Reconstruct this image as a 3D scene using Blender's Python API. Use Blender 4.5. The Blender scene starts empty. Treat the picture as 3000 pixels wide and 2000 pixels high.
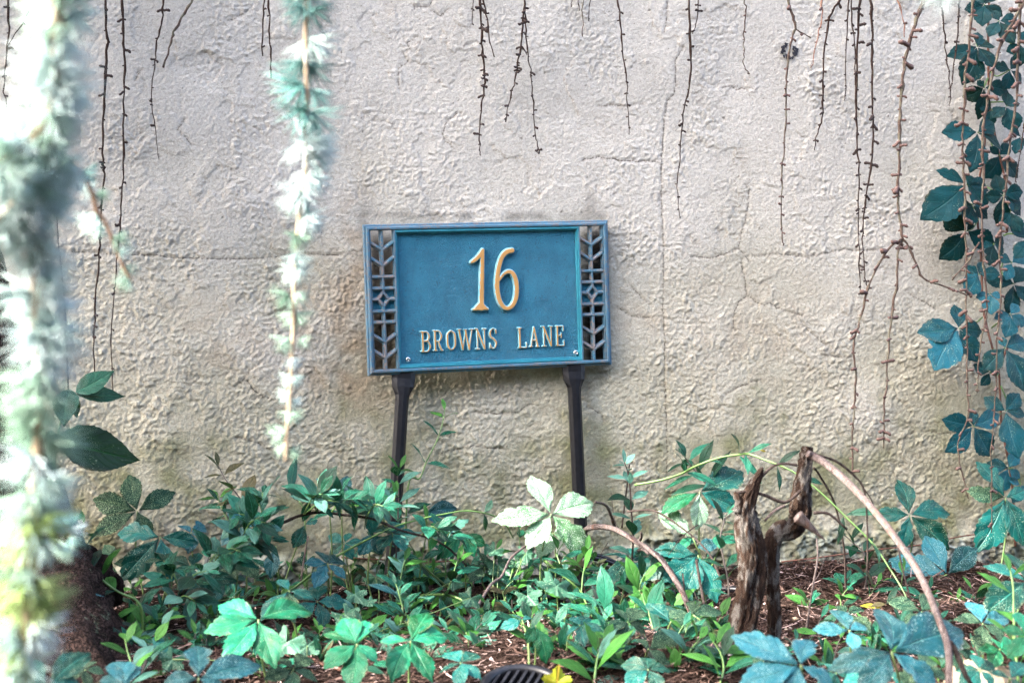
import bpy, math, random
import numpy as np
from mathutils import Vector, Matrix
random.seed(7); RNG = np.random.default_rng(7)
S = bpy.context.scene; C = S.collection

# ------------------------------------------------------------------ camera, sky, sun, exposure
FPX = 52/36*3000; DIST = 2.6; YAW = math.radians(10); ROLL = 0.0115; ZC = 0.414
fw = Vector((math.sin(YAW), math.cos(YAW), 0)); rt0 = Vector((math.cos(YAW), -math.sin(YAW), 0)); up0 = Vector((0, 0, 1))
rt = rt0*math.cos(ROLL) - up0*math.sin(ROLL); up = up0*math.cos(ROLL) + rt0*math.sin(ROLL)
CAM = Vector((0, 0, ZC)) - fw*DIST
cd = bpy.data.cameras.new('camera'); co = bpy.data.objects.new('camera', cd); C.objects.link(co); S.camera = co
cd.lens = 52; cd.sensor_width = 36; cd.clip_end = 200; cd.clip_start = 0.05
co.matrix_world = Matrix((rt, up, -fw)).transposed().to_4x4(); co.location = CAM
cd.dof.use_dof = True; cd.dof.focus_distance = 2.53; cd.dof.aperture_fstop = 8.0
SUN_TO = Vector((-0.66, -0.14, 0.74)).normalized()
w = bpy.data.worlds.new('World'); S.world = w; w.use_nodes = True
nt = w.node_tree; bg = nt.nodes['Background']; sky = nt.nodes.new('ShaderNodeTexSky'); sky.sky_type = 'NISHITA'
sky.sun_disc = False; sky.sun_elevation = math.asin(SUN_TO.z); sky.sun_rotation = math.atan2(SUN_TO.x, SUN_TO.y)
sky.air_density = 0.8; sky.dust_density = 6.0; sky.ozone_density = 0.6
nt.links.new(sky.outputs[0], bg.inputs[0]); bg.inputs[1].default_value = 0.15
sd = bpy.data.lights.new('sun', 'SUN'); so = bpy.data.objects.new('sun', sd); C.objects.link(so)
sd.energy = 2.2; sd.angle = math.radians(0.55); sd.color = (1, 0.95, 0.86)
so.rotation_euler = SUN_TO.to_track_quat('Z', 'Y').to_euler(); so.location = (-2, -3, 4)
vs = S.view_settings; vs.view_transform = 'Standard'; vs.look = 'None'; vs.gamma = 1; vs.use_curve_mapping = False
vs.exposure = 3.6; S.cycles.diffuse_bounces = 6; S.cycles.max_bounces = 12; S.cycles.use_denoising = True; S.cycles.denoising_prefilter = 'NONE'; S.cycles.denoising_quality = 'HIGH'; S.cycles.use_adaptive_sampling = False; S.cycles.sample_clamp_indirect = 4.0; bg_mis = w.cycles; bg_mis.sampling_method = "MANUAL"; bg_mis.sample_map_resolution = 1024

# openings cut to let sun through the crown over the wall: photo pixel, height or distance, radius in metres
GAPS = [(1610, 1490, .2, .06), (1500, 1640, .2, .035), (1640, 1730, .05, .03), (1960, 1750, .02, .045), (2060, 1770, .02, .03), (2330, 1735, .02, .05), (2450, 1745, .02, .03), (2070, 1540, .33, .04), (1850, 1450, .18, .03),
        (1250, 1870, .05, .025), (790, 1830, .08, .045), (1000, 1440, .2, .025), (2640, 1840, .09, .02), (2200, 1890, .09, .02), (2950, 1550, .2, .03)]
_rg = random.Random(12)
GAPS += [(_rg.uniform(1050, 2080), _rg.uniform(1480, 1690), _rg.uniform(.15, .3), _rg.uniform(.0, .03)) for _ in range(16)] + [(_rg.uniform(1050, 2080), _rg.uniform(1705, 1960), .05, _rg.uniform(.0, .03)) for _ in range(16)]
GAPS += [(_rg.uniform(450, 1050), _rg.uniform(1420, 1690), .25, _rg.uniform(.0, .02)) for _ in range(8)] + [(_rg.uniform(2250, 2950), _rg.uniform(1720, 1960), .04, _rg.uniform(.0, .03)) for _ in range(10)]
# ------------------------------------------------------------------ helpers
def ray(px, py):
    return (fw + rt*((px-1500)/FPX) - up*((py-1000)/FPX))
def W(px, py, d=0.0):                       # the point d metres in front of the wall
    r = ray(px, py); return CAM + r*((-d-CAM.y)/r.y)
def G(px, py, h=0.0):                       # the point h metres above the ground
    r = ray(px, py); return CAM + r*((h-CAM.z)/r.z)
def Dp(px, py, z):                          # the point z metres from the lens
    return CAM + ray(px, py)*z
def onplane(px, py, P, n):
    r = ray(px, py); k = (P-CAM).dot(n)/r.dot(n); return CAM + r*k
def _h(ix, iy, s):
    n = (ix.astype(np.int64)*374761393 + iy.astype(np.int64)*668265263 + s*1442695041) & 0xffffffff
    n = ((n ^ (n >> 13))*1274126177) & 0xffffffff
    return ((n ^ (n >> 16)) & 0xffff)/65535.0
def vnoise(x, y, s=0):
    x = np.asarray(x, float); y = np.asarray(y, float)
    ix = np.floor(x); iy = np.floor(y); fx = x-ix; fy = y-iy
    fx = fx*fx*(3-2*fx); fy = fy*fy*(3-2*fy)
    a = _h(ix, iy, s); b = _h(ix+1, iy, s); c = _h(ix, iy+1, s); d = _h(ix+1, iy+1, s)
    return (a*(1-fx)+b*fx)*(1-fy) + (c*(1-fx)+d*fx)*fy - 0.5
def gz(x, y):
    return 0.035*vnoise(np.asarray(x)*3.1, np.asarray(y)*3.1, 3) + 0.016*vnoise(np.asarray(x)*11, np.asarray(y)*11, 5) + 0.006*vnoise(np.asarray(x)*41, np.asarray(y)*41, 6)
def ground(p): return Vector((p[0], p[1], float(gz(p[0], p[1]))))

def mesh(name, v, f, mats=(), smooth=True, uv=None, mi=None):
    me = bpy.data.meshes.new(name); me.from_pydata([tuple(a) for a in v], [], f)
    for m in mats: me.materials.append(m)
    if smooth: me.polygons.foreach_set('use_smooth', [True]*len(me.polygons))
    if mi is not None: me.polygons.foreach_set('material_index', mi)
    if uv is not None:
        l = me.uv_layers.new(name='UVMap'); idx = np.empty(len(me.loops), int); me.loops.foreach_get('vertex_index', idx)
        l.data.foreach_set('uv', np.asarray(uv, dtype=np.float32)[idx].ravel())
    me.update(); return me
def obj(name, me, parent=None, label=None, cat=None, group=None, kind=None):
    o = bpy.data.objects.new(name, me); C.objects.link(o)
    if parent: o.parent = parent
    if label: o['label'] = label
    if cat: o['category'] = cat
    if group: o['group'] = group
    if kind: o['kind'] = kind
    return o
def thing(name, loc, label, cat, group=None):
    o = obj(name, None, None, label, cat, group); o.location = loc; o.empty_display_size = 0.05; return o
def smoothpath(pts, n=6):
    P = [Vector(p) for p in pts]
    if len(P) < 3: return [P[0].lerp(P[-1], i/n) for i in range(n+1)]
    out = []; Q = [P[0]*2-P[1]]+P+[P[-1]*2-P[-2]]
    for i in range(1, len(Q)-2):
        a, b, c, d = Q[i-1:i+3]
        for k in range(n):
            t = k/n
            out.append(0.5*((2*b)+(c-a)*t+(2*a-5*b+4*c-d)*t*t+(3*b-a-3*c+d)*t**3))
    out.append(P[-1]); return out
def tube(path, r, sides=6, cap=True, rough=0.0, seed=0, org=Vector((0, 0, 0))):
    """path of points, r: (r0, r1) or list; returns verts, faces, uv"""
    n = len(path); rr = [r[0]+(r[1]-r[0])*i/(n-1) for i in range(n)] if len(r) == 2 and n != 2 else list(r)
    R_ = random.Random(seed); v = []; uv = []; f = []; u = None; ln = 0
    for i, p in enumerate(path):
        t = (path[min(i+1, n-1)]-path[max(i-1, 0)]).normalized()
        if u is None:
            u = t.cross(Vector((0.3, 1, 0.2))).normalized()
        u = (u - t*u.dot(t)).normalized(); w_ = t.cross(u)
        if i: ln += (p-path[i-1]).length
        for k in range(sides):
            a = 2*math.pi*k/sides; q = rr[i]*(1+rough*(R_.random()-0.5))
            v.append(p-org+(u*math.cos(a)+w_*math.sin(a))*q); uv.append((k/sides, ln*20))
    for i in range(n-1):
        for k in range(sides):
            a = i*sides+k; b = i*sides+(k+1) % sides; f.append((a, b, b+sides, a+sides))
    if cap:
        f.append(tuple(range(sides-1, -1, -1))); f.append(tuple(range((n-1)*sides, n*sides)))
    return v, f, uv
def joinparts(parts):
    v = []; f = []; uv = []
    for a in parts:
        o = len(v); v += a[0]; f += [tuple(i+o for i in q) for q in a[1]]; uv += a[2] if len(a) > 2 else [(0, 0)]*len(a[0])
    return v, f, uv
def box(cx, cy, cz, sx, sy, sz):
    v = [(cx+a*sx/2, cy+b*sy/2, cz+c*sz/2) for a in (-1, 1) for b in (-1, 1) for c in (-1, 1)]
    return v, [(0, 1, 3, 2), (4, 6, 7, 5), (0, 4, 5, 1), (2, 3, 7, 6), (0, 2, 6, 4), (1, 5, 7, 3)], [(0, 0)]*8

# ------------------------------------------------------------------ materials
class N:
    def __init__(s, name):
        s.m = bpy.data.materials.new(name); s.m.use_nodes = True; s.t = s.m.node_tree; s.b = s.t.nodes['Principled BSDF']; s.out = s.t.nodes['Material Output']
    def n(s, typ, **k):
        x = s.t.nodes.new('ShaderNode'+typ)
        for a, b in k.items():
            if a.startswith('i_'):
                key = a[2:]; key = int(key) if key.isdigit() else key.replace('_', ' ')
                s.set(x.inputs[key], b)
            else: setattr(x, a, b)
        return x
    def set(s, sock, v):
        if hasattr(v, 'outputs'): s.t.links.new(v.outputs[0], sock)
        elif hasattr(v, 'is_output'): s.t.links.new(v, sock)
        elif isinstance(v, tuple) and len(v) == 3 and sock.type == 'RGBA': sock.default_value = (*v, 1)
        else: sock.default_value = v
    def noise(s, vec, scale, detail=4, rough=0.55, dist=0.0):
        x = s.n('TexNoise', i_Scale=scale, i_Detail=detail, i_Roughness=rough, i_Distortion=dist)
        if vec is not None: s.set(x.inputs['Vector'], vec)
        return x.outputs[0]
    def ramp(s, fac, stops):
        x = s.n('ValToRGB'); s.set(x.inputs[0], fac); e = x.color_ramp.elements
        while len(e) < len(stops): e.new(0.5)
        for el, (p, c) in zip(e, stops):
            el.position = p; el.color = (*c, 1) if isinstance(c, tuple) else (c, c, c, 1)
        return x.outputs[0]
    def mix(s, fac, a, b, blend='MIX'):
        x = s.n('Mix', data_type='RGBA', blend_type=blend); s.set(x.inputs[0], fac); s.set(x.inputs[6], a); s.set(x.inputs[7], b); return x.outputs[2]
    def math(s, op, a, b=0.0):
        x = s.n('Math', operation=op); s.set(x.inputs[0], a); s.set(x.inputs[1], b); return x.outputs[0]
    def bump(s, h, strength=0.5, dist=0.002):
        x = s.n('Bump', i_Strength=strength, i_Distance=dist); s.set(x.inputs['Height'], h); s.t.links.new(x.outputs[0], s.b.inputs['Normal']); return x
    def coord(s, k='Object'): return s.n('TexCoord').outputs[k]
    def fin(s, col=None, rough=None, spec=None, metal=None):
        for k, v in (('Base Color', col), ('Roughness', rough), ('Specular IOR Level', spec), ('Metallic', metal)):
            if v is not None: s.set(s.b.inputs[k], v)
        return s.m

def leafmat(name, c1, c2, vein, stip=0.0, rough=0.36, trans=0.18, nv=6.0, stipcol=(0.42, 0.52, 0.34), spec=0.55):
    spec *= .38; c1 = tuple(c*.48 for c in c1); c2 = tuple(c*.92 for c in c2); vein = tuple(c*.75 for c in vein); stipcol = tuple(c*.8 for c in stipcol)
    a = N(name); uvn = a.coord('UV'); sep = a.n('SeparateXYZ'); a.set(sep.inputs[0], uvn)
    rnd = a.n('ObjectInfo').outputs['Random']
    s_ = a.math('ABSOLUTE', a.math('SUBTRACT', sep.outputs[0], 0.5))
    vv = a.math('SUBTRACT', sep.outputs[1], a.math('MULTIPLY', s_, 0.62))
    wv = a.math('ABSOLUTE', a.math('SINE', a.math('MULTIPLY', vv, nv*math.pi)))
    side = a.ramp(wv, [(0.0, 1.0), (0.16, 0.0)]); mid = a.ramp(s_, [(0.0, 1.0), (0.035, 0.0)])
    vn = a.math('MAXIMUM', a.math('MULTIPLY', side, 0.55), mid)
    off = a.n('VectorMath', operation='ADD'); a.set(off.inputs[0], uvn); a.set(off.inputs[1], a.n('CombineXYZ', i_0=a.math('MULTIPLY', rnd, 37.0)))
    n1 = a.noise(off.outputs[0], 2.6, 4); n2 = a.noise(off.outputs[0], 30, 2, 0.65); n3 = a.noise(off.outputs[0], 3.5, 3)
    base = a.mix(a.ramp(a.math('ADD', a.math('MULTIPLY', n1, 0.7), a.math('MULTIPLY', rnd, 0.4)), [(0.35, 0.0), (0.75, 1.0)]), c1, c2)
    col = a.mix(a.math('MULTIPLY', vn, 0.75), a.mix(a.ramp(n2, [(0.3, 0.0), (0.7, 1.0)]), a.mix(0.35, base, (0.004, 0.02, 0.015)), base), vein)
    if stip > 0:
        th = 0.62-0.12*stip
        st = a.math('MULTIPLY', a.ramp(n2, [(th, 0.0), (th+0.05, 1.0)]), a.ramp(n3, [(0.55-0.35*stip, 0.0), (0.72-0.3*stip, 1.0)]))
        col = a.mix(a.math('MULTIPLY', st, 0.85), col, stipcol)
    # browned, chewed rim
    edge = a.math('MULTIPLY', a.ramp(s_, [(0.43, 0.0), (0.5, 1.0)]), a.ramp(n3, [(0.5, 0.0), (0.62, 1.0)]))
    col = a.mix(a.math('MULTIPLY', edge, 0.5), col, (0.16, 0.11, 0.05))
    a.fin(col, a.math('ADD', rough-0.06, a.math('MULTIPLY', n1, 0.14)), spec)
    a.bump(a.math('ADD', a.math('MULTIPLY', vn, -0.8), a.math('MULTIPLY', n2, 0.45)), 0.8, 0.0016)
    tr = a.n('BsdfTranslucent'); a.set(tr.inputs[0], a.mix(0.5, col, (0.06, 0.18, 0.03))); mx = a.n('MixShader'); mx.inputs[0].default_value = trans
    a.t.links.new(a.b.outputs[0], mx.inputs[1]); a.t.links.new(tr.outputs[0], mx.inputs[2]); a.t.links.new(mx.outputs[0], a.out.inputs[0])
    return a.m
def barkmat(name, c1, c2, c3, scale=60, stretch=0.25, patch=None, bump=0.8, pt=0.55, dist=0.004):
    a = N(name); mp = a.n('Mapping'); a.set(mp.inputs[0], a.coord('Object')); mp.inputs['Scale'].default_value = (1, 1, stretch)
    n1 = a.noise(mp.outputs[0], scale, 6, 0.65, 0.8); mp2 = a.n('Mapping'); a.set(mp2.inputs[0], a.coord('Object')); mp2.inputs['Scale'].default_value = (1, 1, 0.5); n2 = a.noise(mp2.outputs[0], scale*0.42, 5, 0.65)
    vo = a.n('TexVoronoi', feature='DISTANCE_TO_EDGE', i_Scale=scale*0.55); a.set(vo.inputs['Vector'], a.mix(0.25, mp.outputs[0], a.n('TexNoise', i_Scale=scale*0.4).outputs[1]))
    crk = a.ramp(vo.outputs[0], [(0.0, 0.0), (0.14, 1.0)])
    col = a.mix(a.ramp(n1, [(0.35, 0.0), (0.68, 1.0)]), c1, c2)
    if patch: col = a.mix(a.ramp(n2, [(pt, 0.0), (pt+0.09, 1.0)]), col, patch)
    col = a.mix(crk, c3, col)
    a.bump(a.math('ADD', n1, a.math('MULTIPLY', crk, 0.8)), bump, dist)
    return a.fin(col, 0.9, 0.08)
def plain(name, col, rough=0.5, metal=0.0, spec=0.5, var=0.25, scale=60, bump=0.0):
    a = N(name); n = a.noise(a.coord('Object'), scale, 4)
    dark = tuple(c*(1-var) for c in col); lite = tuple(min(1, c*(1+var)) for c in col)
    if bump: a.bump(n, bump, 0.001)
    return a.fin(a.mix(a.ramp(n, [(0.35, 0.0), (0.65, 1.0)]), dark, lite), rough, spec, metal)
M = {}
M['vine_leaf'] = leafmat('vine_leaf_green', (0.0018, 0.028, 0.026), (0.003, 0.050, 0.062), (0.012, 0.08, 0.085), 0.08, 0.40, 0.08, spec=0.3)
M['vine_light'] = leafmat('vine_leaf_blue', (0.004, 0.070, 0.080), (0.010, 0.120, 0.165), (0.03, 0.17, 0.19), 0.25, 0.34, 0.08, spec=0.5)
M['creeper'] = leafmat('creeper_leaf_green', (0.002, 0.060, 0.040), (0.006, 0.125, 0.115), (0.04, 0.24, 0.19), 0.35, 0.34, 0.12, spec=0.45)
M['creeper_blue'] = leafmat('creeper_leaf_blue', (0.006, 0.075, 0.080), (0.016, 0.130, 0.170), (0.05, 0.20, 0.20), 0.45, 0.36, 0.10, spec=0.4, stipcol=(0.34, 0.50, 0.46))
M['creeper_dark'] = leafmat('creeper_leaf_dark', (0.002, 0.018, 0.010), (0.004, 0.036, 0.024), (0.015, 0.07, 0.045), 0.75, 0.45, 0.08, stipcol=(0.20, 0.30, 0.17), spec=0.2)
M['creeper_pale'] = leafmat('creeper_leaf_pale', (0.12, 0.34, 0.13), (0.26, 0.44, 0.28), (0.07, 0.28, 0.06), 0.6, 0.35, 0.18, stipcol=(0.78, 0.86, 0.75))  # stipple is the leaf's own; pale base stands in for sun on it
M['creeper_bright'] = leafmat('creeper_leaf_bright', (0.005, 0.11, 0.030), (0.014, 0.24, 0.13), (0.08, 0.36, 0.18), 0.25, 0.34, 0.18, spec=0.45)
M['sprig'] = leafmat('sprig_leaf_green', (0.006, 0.075, 0.035), (0.018, 0.155, 0.092), (0.05, 0.27, 0.17), 0.0, 0.26, 0.12, nv=5, spec=0.65)
M['sprig_dark'] = leafmat('sprig_leaf_dark', (0.003, 0.028, 0.013), (0.007, 0.055, 0.030), (0.02, 0.09, 0.045), 0.0, 0.3, 0.12, nv=5, spec=0.6)
M['sprig_pale'] = leafmat('sprig_leaf_pale', (0.05, 0.19, 0.14), (0.13, 0.32, 0.26), (0.15, 0.38, 0.26), 0.0, 0.3, 0.15, nv=5)
M['young'] = leafmat('young_leaf_green', (0.025, 0.14, 0.015), (0.07, 0.25, 0.04), (0.13, 0.32, 0.08), 0.0, 0.35, 0.22, nv=5)
M['big_leaf'] = leafmat('big_leaf_green', (0.003, 0.026, 0.006), (0.007, 0.055, 0.014), (0.02, 0.10, 0.035), 0.08, 0.42, 0.2, nv=8)
M['big_teal'] = leafmat('big_leaf_teal', (0.005, 0.07, 0.04), (0.012, 0.12, 0.08), (0.06, 0.22, 0.14), 0.1, 0.4, 0.2, nv=8)
M['lobed'] = leafmat('lobed_leaf_green', (0.025, 0.12, 0.06), (0.08, 0.22, 0.14), (0.16, 0.32, 0.2), 0.3, 0.42, 0.2, nv=4)
M['yellow'] = leafmat('yellow_leaf', (0.55, 0.45, 0.02), (0.35, 0.50, 0.04), (0.6, 0.35, 0.05), 0.0, 0.45, 0.25, nv=3)
M['olive'] = leafmat('olive_leaf', (0.035, 0.06, 0.015), (0.09, 0.07, 0.03), (0.1, 0.12, 0.05), 0.0, 0.4, 0.18, nv=4)
M['stem_green'] = plain('green_stem', (0.075, 0.15, 0.035), 0.5)
M['stem_dark'] = plain('dark_stem', (0.035, 0.026, 0.022), 0.7)
M['stem_red'] = plain('rusty_stem', (0.12, 0.05, 0.032), 0.7)
M['petiole'] = plain('petiole', (0.10, 0.16, 0.05), 0.5)
M['twig_dark'] = barkmat('twig_bark_dark', (0.035, 0.022, 0.018), (0.10, 0.065, 0.05), (0.015, 0.01, 0.008), 260, 0.5, (0.12, 0.11, 0.08), 0.6, 0.58, 0.001)
M['twig_brown'] = barkmat('twig_bark_brown', (0.085, 0.056, 0.046), (0.21, 0.155, 0.125), (0.04, 0.027, 0.022), 240, 0.5, (0.22, 0.21, 0.15), 0.6, 0.50, 0.001)
M['twig_pink'] = barkmat('twig_bark_pink', (0.26, 0.13, 0.09), (0.42, 0.27, 0.20), (0.12, 0.06, 0.04), 240, 0.5, (0.36, 0.26, 0.2), 0.5, 0.6, 0.001)
M['spur_dark'] = plain('spur_bark_dark', (0.035, 0.022, 0.018), 0.85, scale=400)
M['spur_brown'] = plain('spur_bark_brown', (0.11, 0.066, 0.055), 0.85, scale=400)
M['stump'] = barkmat('stump_bark', (0.045, 0.025, 0.018), (0.14, 0.09, 0.065), (0.008, 0.006, 0.005), 150, 0.28, (0.34, 0.31, 0.28), 1.0, 0.50, 0.006)
M['dead'] = barkmat('dead_wood', (0.11, 0.08, 0.072), (0.30, 0.25, 0.24), (0.04, 0.027, 0.023), 160, 0.3, (0.25, 0.15, 0.12), 0.7, 0.56, 0.002)
M['dead_dark'] = barkmat('dead_wood_dark', (0.05, 0.035, 0.03), (0.14, 0.11, 0.10), (0.02, 0.014, 0.012), 150, 0.4, None, 0.7)
M['trunk'] = barkmat('trunk_bark', (0.018, 0.010, 0.008), (0.075, 0.048, 0.04), (0.004, 0.003, 0.003), 50, 0.4, (0.14, 0.17, 0.11), 1.0, 0.60, 0.012)
M['needle'] = None
a = N('cedar_needle'); r_ = a.n('ObjectInfo').outputs['Random']
tone = a.mix(a.ramp(r_, [(0.25, 0.0), (0.8, 1.0)]), (0.52, 0.68, 0.64), (0.66, 0.76, 0.77))
a.fin(tone, 0.5, 0.4); tr = a.n('BsdfTranslucent'); a.set(tr.inputs[0], tone); mx = a.n('MixShader'); mx.inputs[0].default_value = 0.4
a.t.links.new(a.b.outputs[0], mx.inputs[1]); a.t.links.new(tr.outputs[0], mx.inputs[2]); a.t.links.new(mx.outputs[0], a.out.inputs[0]); M['needle'] = a.m
def needlemat(name, c1, c2):
    a = N(name); r_ = a.n('ObjectInfo').outputs['Random']; tone = a.mix(r_, c1, c2); a.fin(tone, 0.5, 0.4)
    tr = a.n('BsdfTranslucent'); a.set(tr.inputs[0], tone); mx = a.n('MixShader'); mx.inputs[0].default_value = 0.4
    a.t.links.new(a.b.outputs[0], mx.inputs[1]); a.t.links.new(tr.outputs[0], mx.inputs[2]); a.t.links.new(mx.outputs[0], a.out.inputs[0]); return a.m
M['needle_green'] = needlemat('cedar_needle_green', (0.30, 0.47, 0.36), (0.44, 0.60, 0.51))
M['needle_lime'] = needlemat('cedar_needle_lime', (0.38, 0.52, 0.18), (0.52, 0.62, 0.34))
M['needle_teal'] = needlemat('cedar_needle_teal', (0.08, 0.26, 0.23), (0.26, 0.46, 0.44))
M['cedar_stem'] = plain('cedar_stem', (0.36, 0.27, 0.18), 0.7, var=0.2, scale=150)
M['cedar_stem_dark'] = plain('cedar_stem_dark', (0.36, 0.20, 0.11), 0.7, var=0.3, scale=150)
M['black'] = plain('black_paint', (0.006, 0.0065, 0.009), 0.42, spec=0.3, var=0.3, scale=120, bump=0.15)
M['hose'] = plain('black_rubber', (0.008, 0.008, 0.011), 0.22, var=0.3, scale=40)
M['steel'] = plain('screw_steel', (0.75, 0.76, 0.78), 0.2, 1.0, var=0.1)
M['rock'] = plain('pale_rock', (0.17, 0.13, 0.09), 0.8, var=0.3, scale=30, bump=0.6)
M['pebble'] = plain('pebble_stone', (0.34, 0.30, 0.26), 0.7, var=0.4, scale=30)
M['crack'] = plain('crack_dirt', (0.055, 0.042, 0.03), 0.95, var=0.3)
M['tar'] = plain('tar', (0.012, 0.012, 0.018), 0.5)

# ------------------------------------------------------------------ the wall
def field(shape, dx, s, seed, ani=(1, 1)):
    r = np.random.default_rng(seed).standard_normal(shape)
    kx = np.fft.fftfreq(shape[0], dx)[:, None]*ani[0]; kz = np.fft.fftfreq(shape[1], dx)[None, :]*ani[1]
    k = np.sqrt(kx**2+kz**2)*s; F = np.fft.fft2(r)*(k*np.exp(-k*k*0.7)); q = np.fft.ifft2(F).real
    return q/q.std()
def sstep(a, b, x):
    t = np.clip((x-a)/(b-a), 0, 1); return t*t*(3-2*t)
CRACKS = [[(190,740),(250,738),(350,745),(460,748),(520,755),(600,756),(720,760),(860,745),(1000,746)],
 [(2000,138),(1978,179),(1980,250),(1973,277),(1955,295),(1946,357),(1942,424),(1937,491),(1938,603),(1942,696),(1945,800),(1942,900),(1948,1000),(1947,1060),(1950,1150),(1953,1240),(1955,1330),(1952,1400)],
 [(1957,0),(1952,60),(1945,95)],
 [(2025,752),(2090,755),(2130,742),(2165,728),(2180,745),(2195,764)], [(2165,728),(2169,700),(2176,672)], [(2178,672),(2190,620),(2195,560),(2185,540)],
 [(2195,750),(2225,750),(2265,742),(2300,745),(2350,752),(2410,745),(2465,730),(2500,733),(2580,732)],
 [(2172,762),(2185,830),(2188,860),(2215,885),(2240,895),(2258,885),(2275,902),(2320,915),(2350,925)],
 [(2188,868),(2165,885),(2150,920),(2150,960),(2155,968)], [(2350,950),(2375,975),(2418,1010)], [(2410,1040),(2450,1045),(2490,1045)],
 [(1348,330),(1321,344),(1304,366),(1297,393),(1304,415),(1321,422),(1330,437)],
 [(1223,107),(1192,125),(1199,143),(1183,156),(1194,179),(1170,201),(1165,241),(1170,259)],
 [(1214,22),(1259,20),(1268,0)], [(1263,31),(1290,47),(1312,27)], [(1754,312),(1795,308),(1839,308),(1884,303)],
 [(1705,469),(1754,460),(1803,467),(1830,471),(1928,473)],
 [(1393,1206),(1429,1211),(1464,1211),(1518,1204),(1545,1188),(1571,1179)], [(1286,1329),(1321,1318),(1357,1309),(1388,1304),(1429,1313),(1473,1313)],
 [(688,1133),(719,1106),(732,1084),(759,1066)], [(719,1106),(740,1140),(770,1160)], [(740,1168),(777,1160),(795,1172)],
 [(2120,257),(2145,252),(2160,262),(2175,257),(2190,265)], [(670,60),(705,45),(720,35)], [(690,1280),(740,1290),(790,1315)],
 [(1810,900),(1850,925),(1900,930)], [(1850,840),(1880,870),(1905,890)], [(2125,1155),(2170,1130),(2230,1110)], [(2600,1320),(2640,1290),(2680,1265)],
 [(2700,1260),(2760,1270),(2840,1265)], [(400,215),(412,205),(398,235)], [(1720,1190),(1760,1210),(1770,1230)], [(560,420),(520,380),(540,350)], [(2660,860),(2700,880),(2740,905)]]
def build_wall():
    dx = 0.0022; x0, x1, z0, z1 = -1.12, 1.26, -0.06, 1.14
    nx = int((x1-x0)/dx); nz = int((z1-z0)/dx); sh = (nx, nz)
    X = x0+np.arange(nx)[:, None]*dx+np.zeros(sh); Z = z0+np.arange(nz)[None, :]*dx+np.zeros(sh)
    big = field(sh, dx, 0.30, 1); med = field(sh, dx, 0.040, 2, (1, 1.25)); lump = field(sh, dx, 0.0145, 3, (1.25, 0.85)); fine = field(sh, dx, 0.0085, 4); reg = field(sh, dx, 0.22, 5); mid2 = field(sh, dx, 0.022, 12, (1.5, 0.8))
    low = sstep(0.75, 0.15, Z)
    rough = np.clip(0.36+0.72*low+0.34*reg+0.18*field(sh, dx, 0.09, 71), 0.10, 1.45)
    frac = sum(field(sh, dx, s_, 50+i_, (1.15, .92))*w_ for i_, (s_, w_) in enumerate(((.060, .6), (.034, .75), (.019, .95), (.0115, .85), (.0072, .55)))); frac /= frac.std()
    knob = sstep(0.9, 2.0, field(sh, dx, 0.013, 60)+0.35*frac)
    h = 0.0012*big + rough*(0.00075*(np.logaddexp(0, 1.7*frac)/1.7-0.5) + 0.0007*knob + 0.00035*fine) + 0.00014*fine
    h0 = rough*(0.0003*med + 0.00085*(np.logaddexp(0, 2.2*lump)/2.2-0.5) + 0.0005*(np.logaddexp(0, 2.0*mid2)/2.0-0.4) + 0.00045*fine) + 0.00012*fine
    # flaked paint: thin steps along wandering contours
    fl = field(sh, dx, 0.16, 6)+0.22*med+0.12*lump; msk = sstep(0.0, 0.7, field(sh, dx, 0.20, 7))
    fl2 = field(sh, dx, 0.10, 8)+0.25*mid2; msk2 = sstep(0.2, 0.9, field(sh, dx, 0.25, 9))
    st = np.tanh(fl/0.035); st2 = np.tanh((fl2-0.6)/0.04)
    h += 0.0014*msk*st*0.5 + 0.0012*msk2*st2*0.5
    edge = np.maximum(msk*np.exp(-((fl+0.03)/0.03)**2), msk2*np.exp(-((fl2-0.57)/0.03)**2))
    crk = np.zeros(sh); lines = []
    R_ = random.Random(3); allc = [(k, 1.0) for k in CRACKS]
    for i in range(110):        # hairline cracks
        px, py = R_.uniform(150, 2900), R_.uniform(20, 1560); a_ = R_.uniform(-0.9, 0.9) if R_.random() < .6 else R_.uniform(0, 6.28); pl = [(px, py)]
        for k in range(R_.randint(3, 6)):
            a_ += R_.uniform(-.7, .7); px += math.cos(a_)*R_.uniform(7, 17); py += math.sin(a_)*R_.uniform(7, 17); pl.append((px, py))
        allc.append((pl, 0.55))
    for pl, wt in allc:
        pts = [W(*p) for p in pl]; sp = []
        for a_, b_ in zip(pts[:-1], pts[1:]):
            n = max(2, int((b_-a_).length/0.005))
            for k in range(n): sp.append(a_.lerp(b_, k/n)+Vector((R_.uniform(-1, 1), 0, R_.uniform(-1, 1)))*0.0011)
        sp.append(pts[-1]); lines.append((sp, wt))
        for p in sp:
            ci = int((p.x-x0)/dx); ck = int((p.z-z0)/dx)
            if ci < 4 or ck < 4 or ci > nx-5 or ck > nz-5: continue
            sl = (slice(ci-4, ci+5), slice(ck-4, ck+5))
            g = np.exp(-(((X[sl]-p.x)**2+(Z[sl]-p.z)**2)/(0.0028**2)))*wt
            crk[sl] = np.maximum(crk[sl], g)
    h -= 0.0014*crk
    foot = sstep(0.065, 0.035, Z+0.012*med*0.5+0.01*big); h += foot*(0.010+0.0035*med+0.002*lump)
    tap = np.minimum.reduce([X-x0, x1-dx-X, Z-z0, z1-dx-Z])/0.03; tap = np.clip(tap, 0, 1)
    h = h*tap - 0.004*(1-tap)
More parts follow.
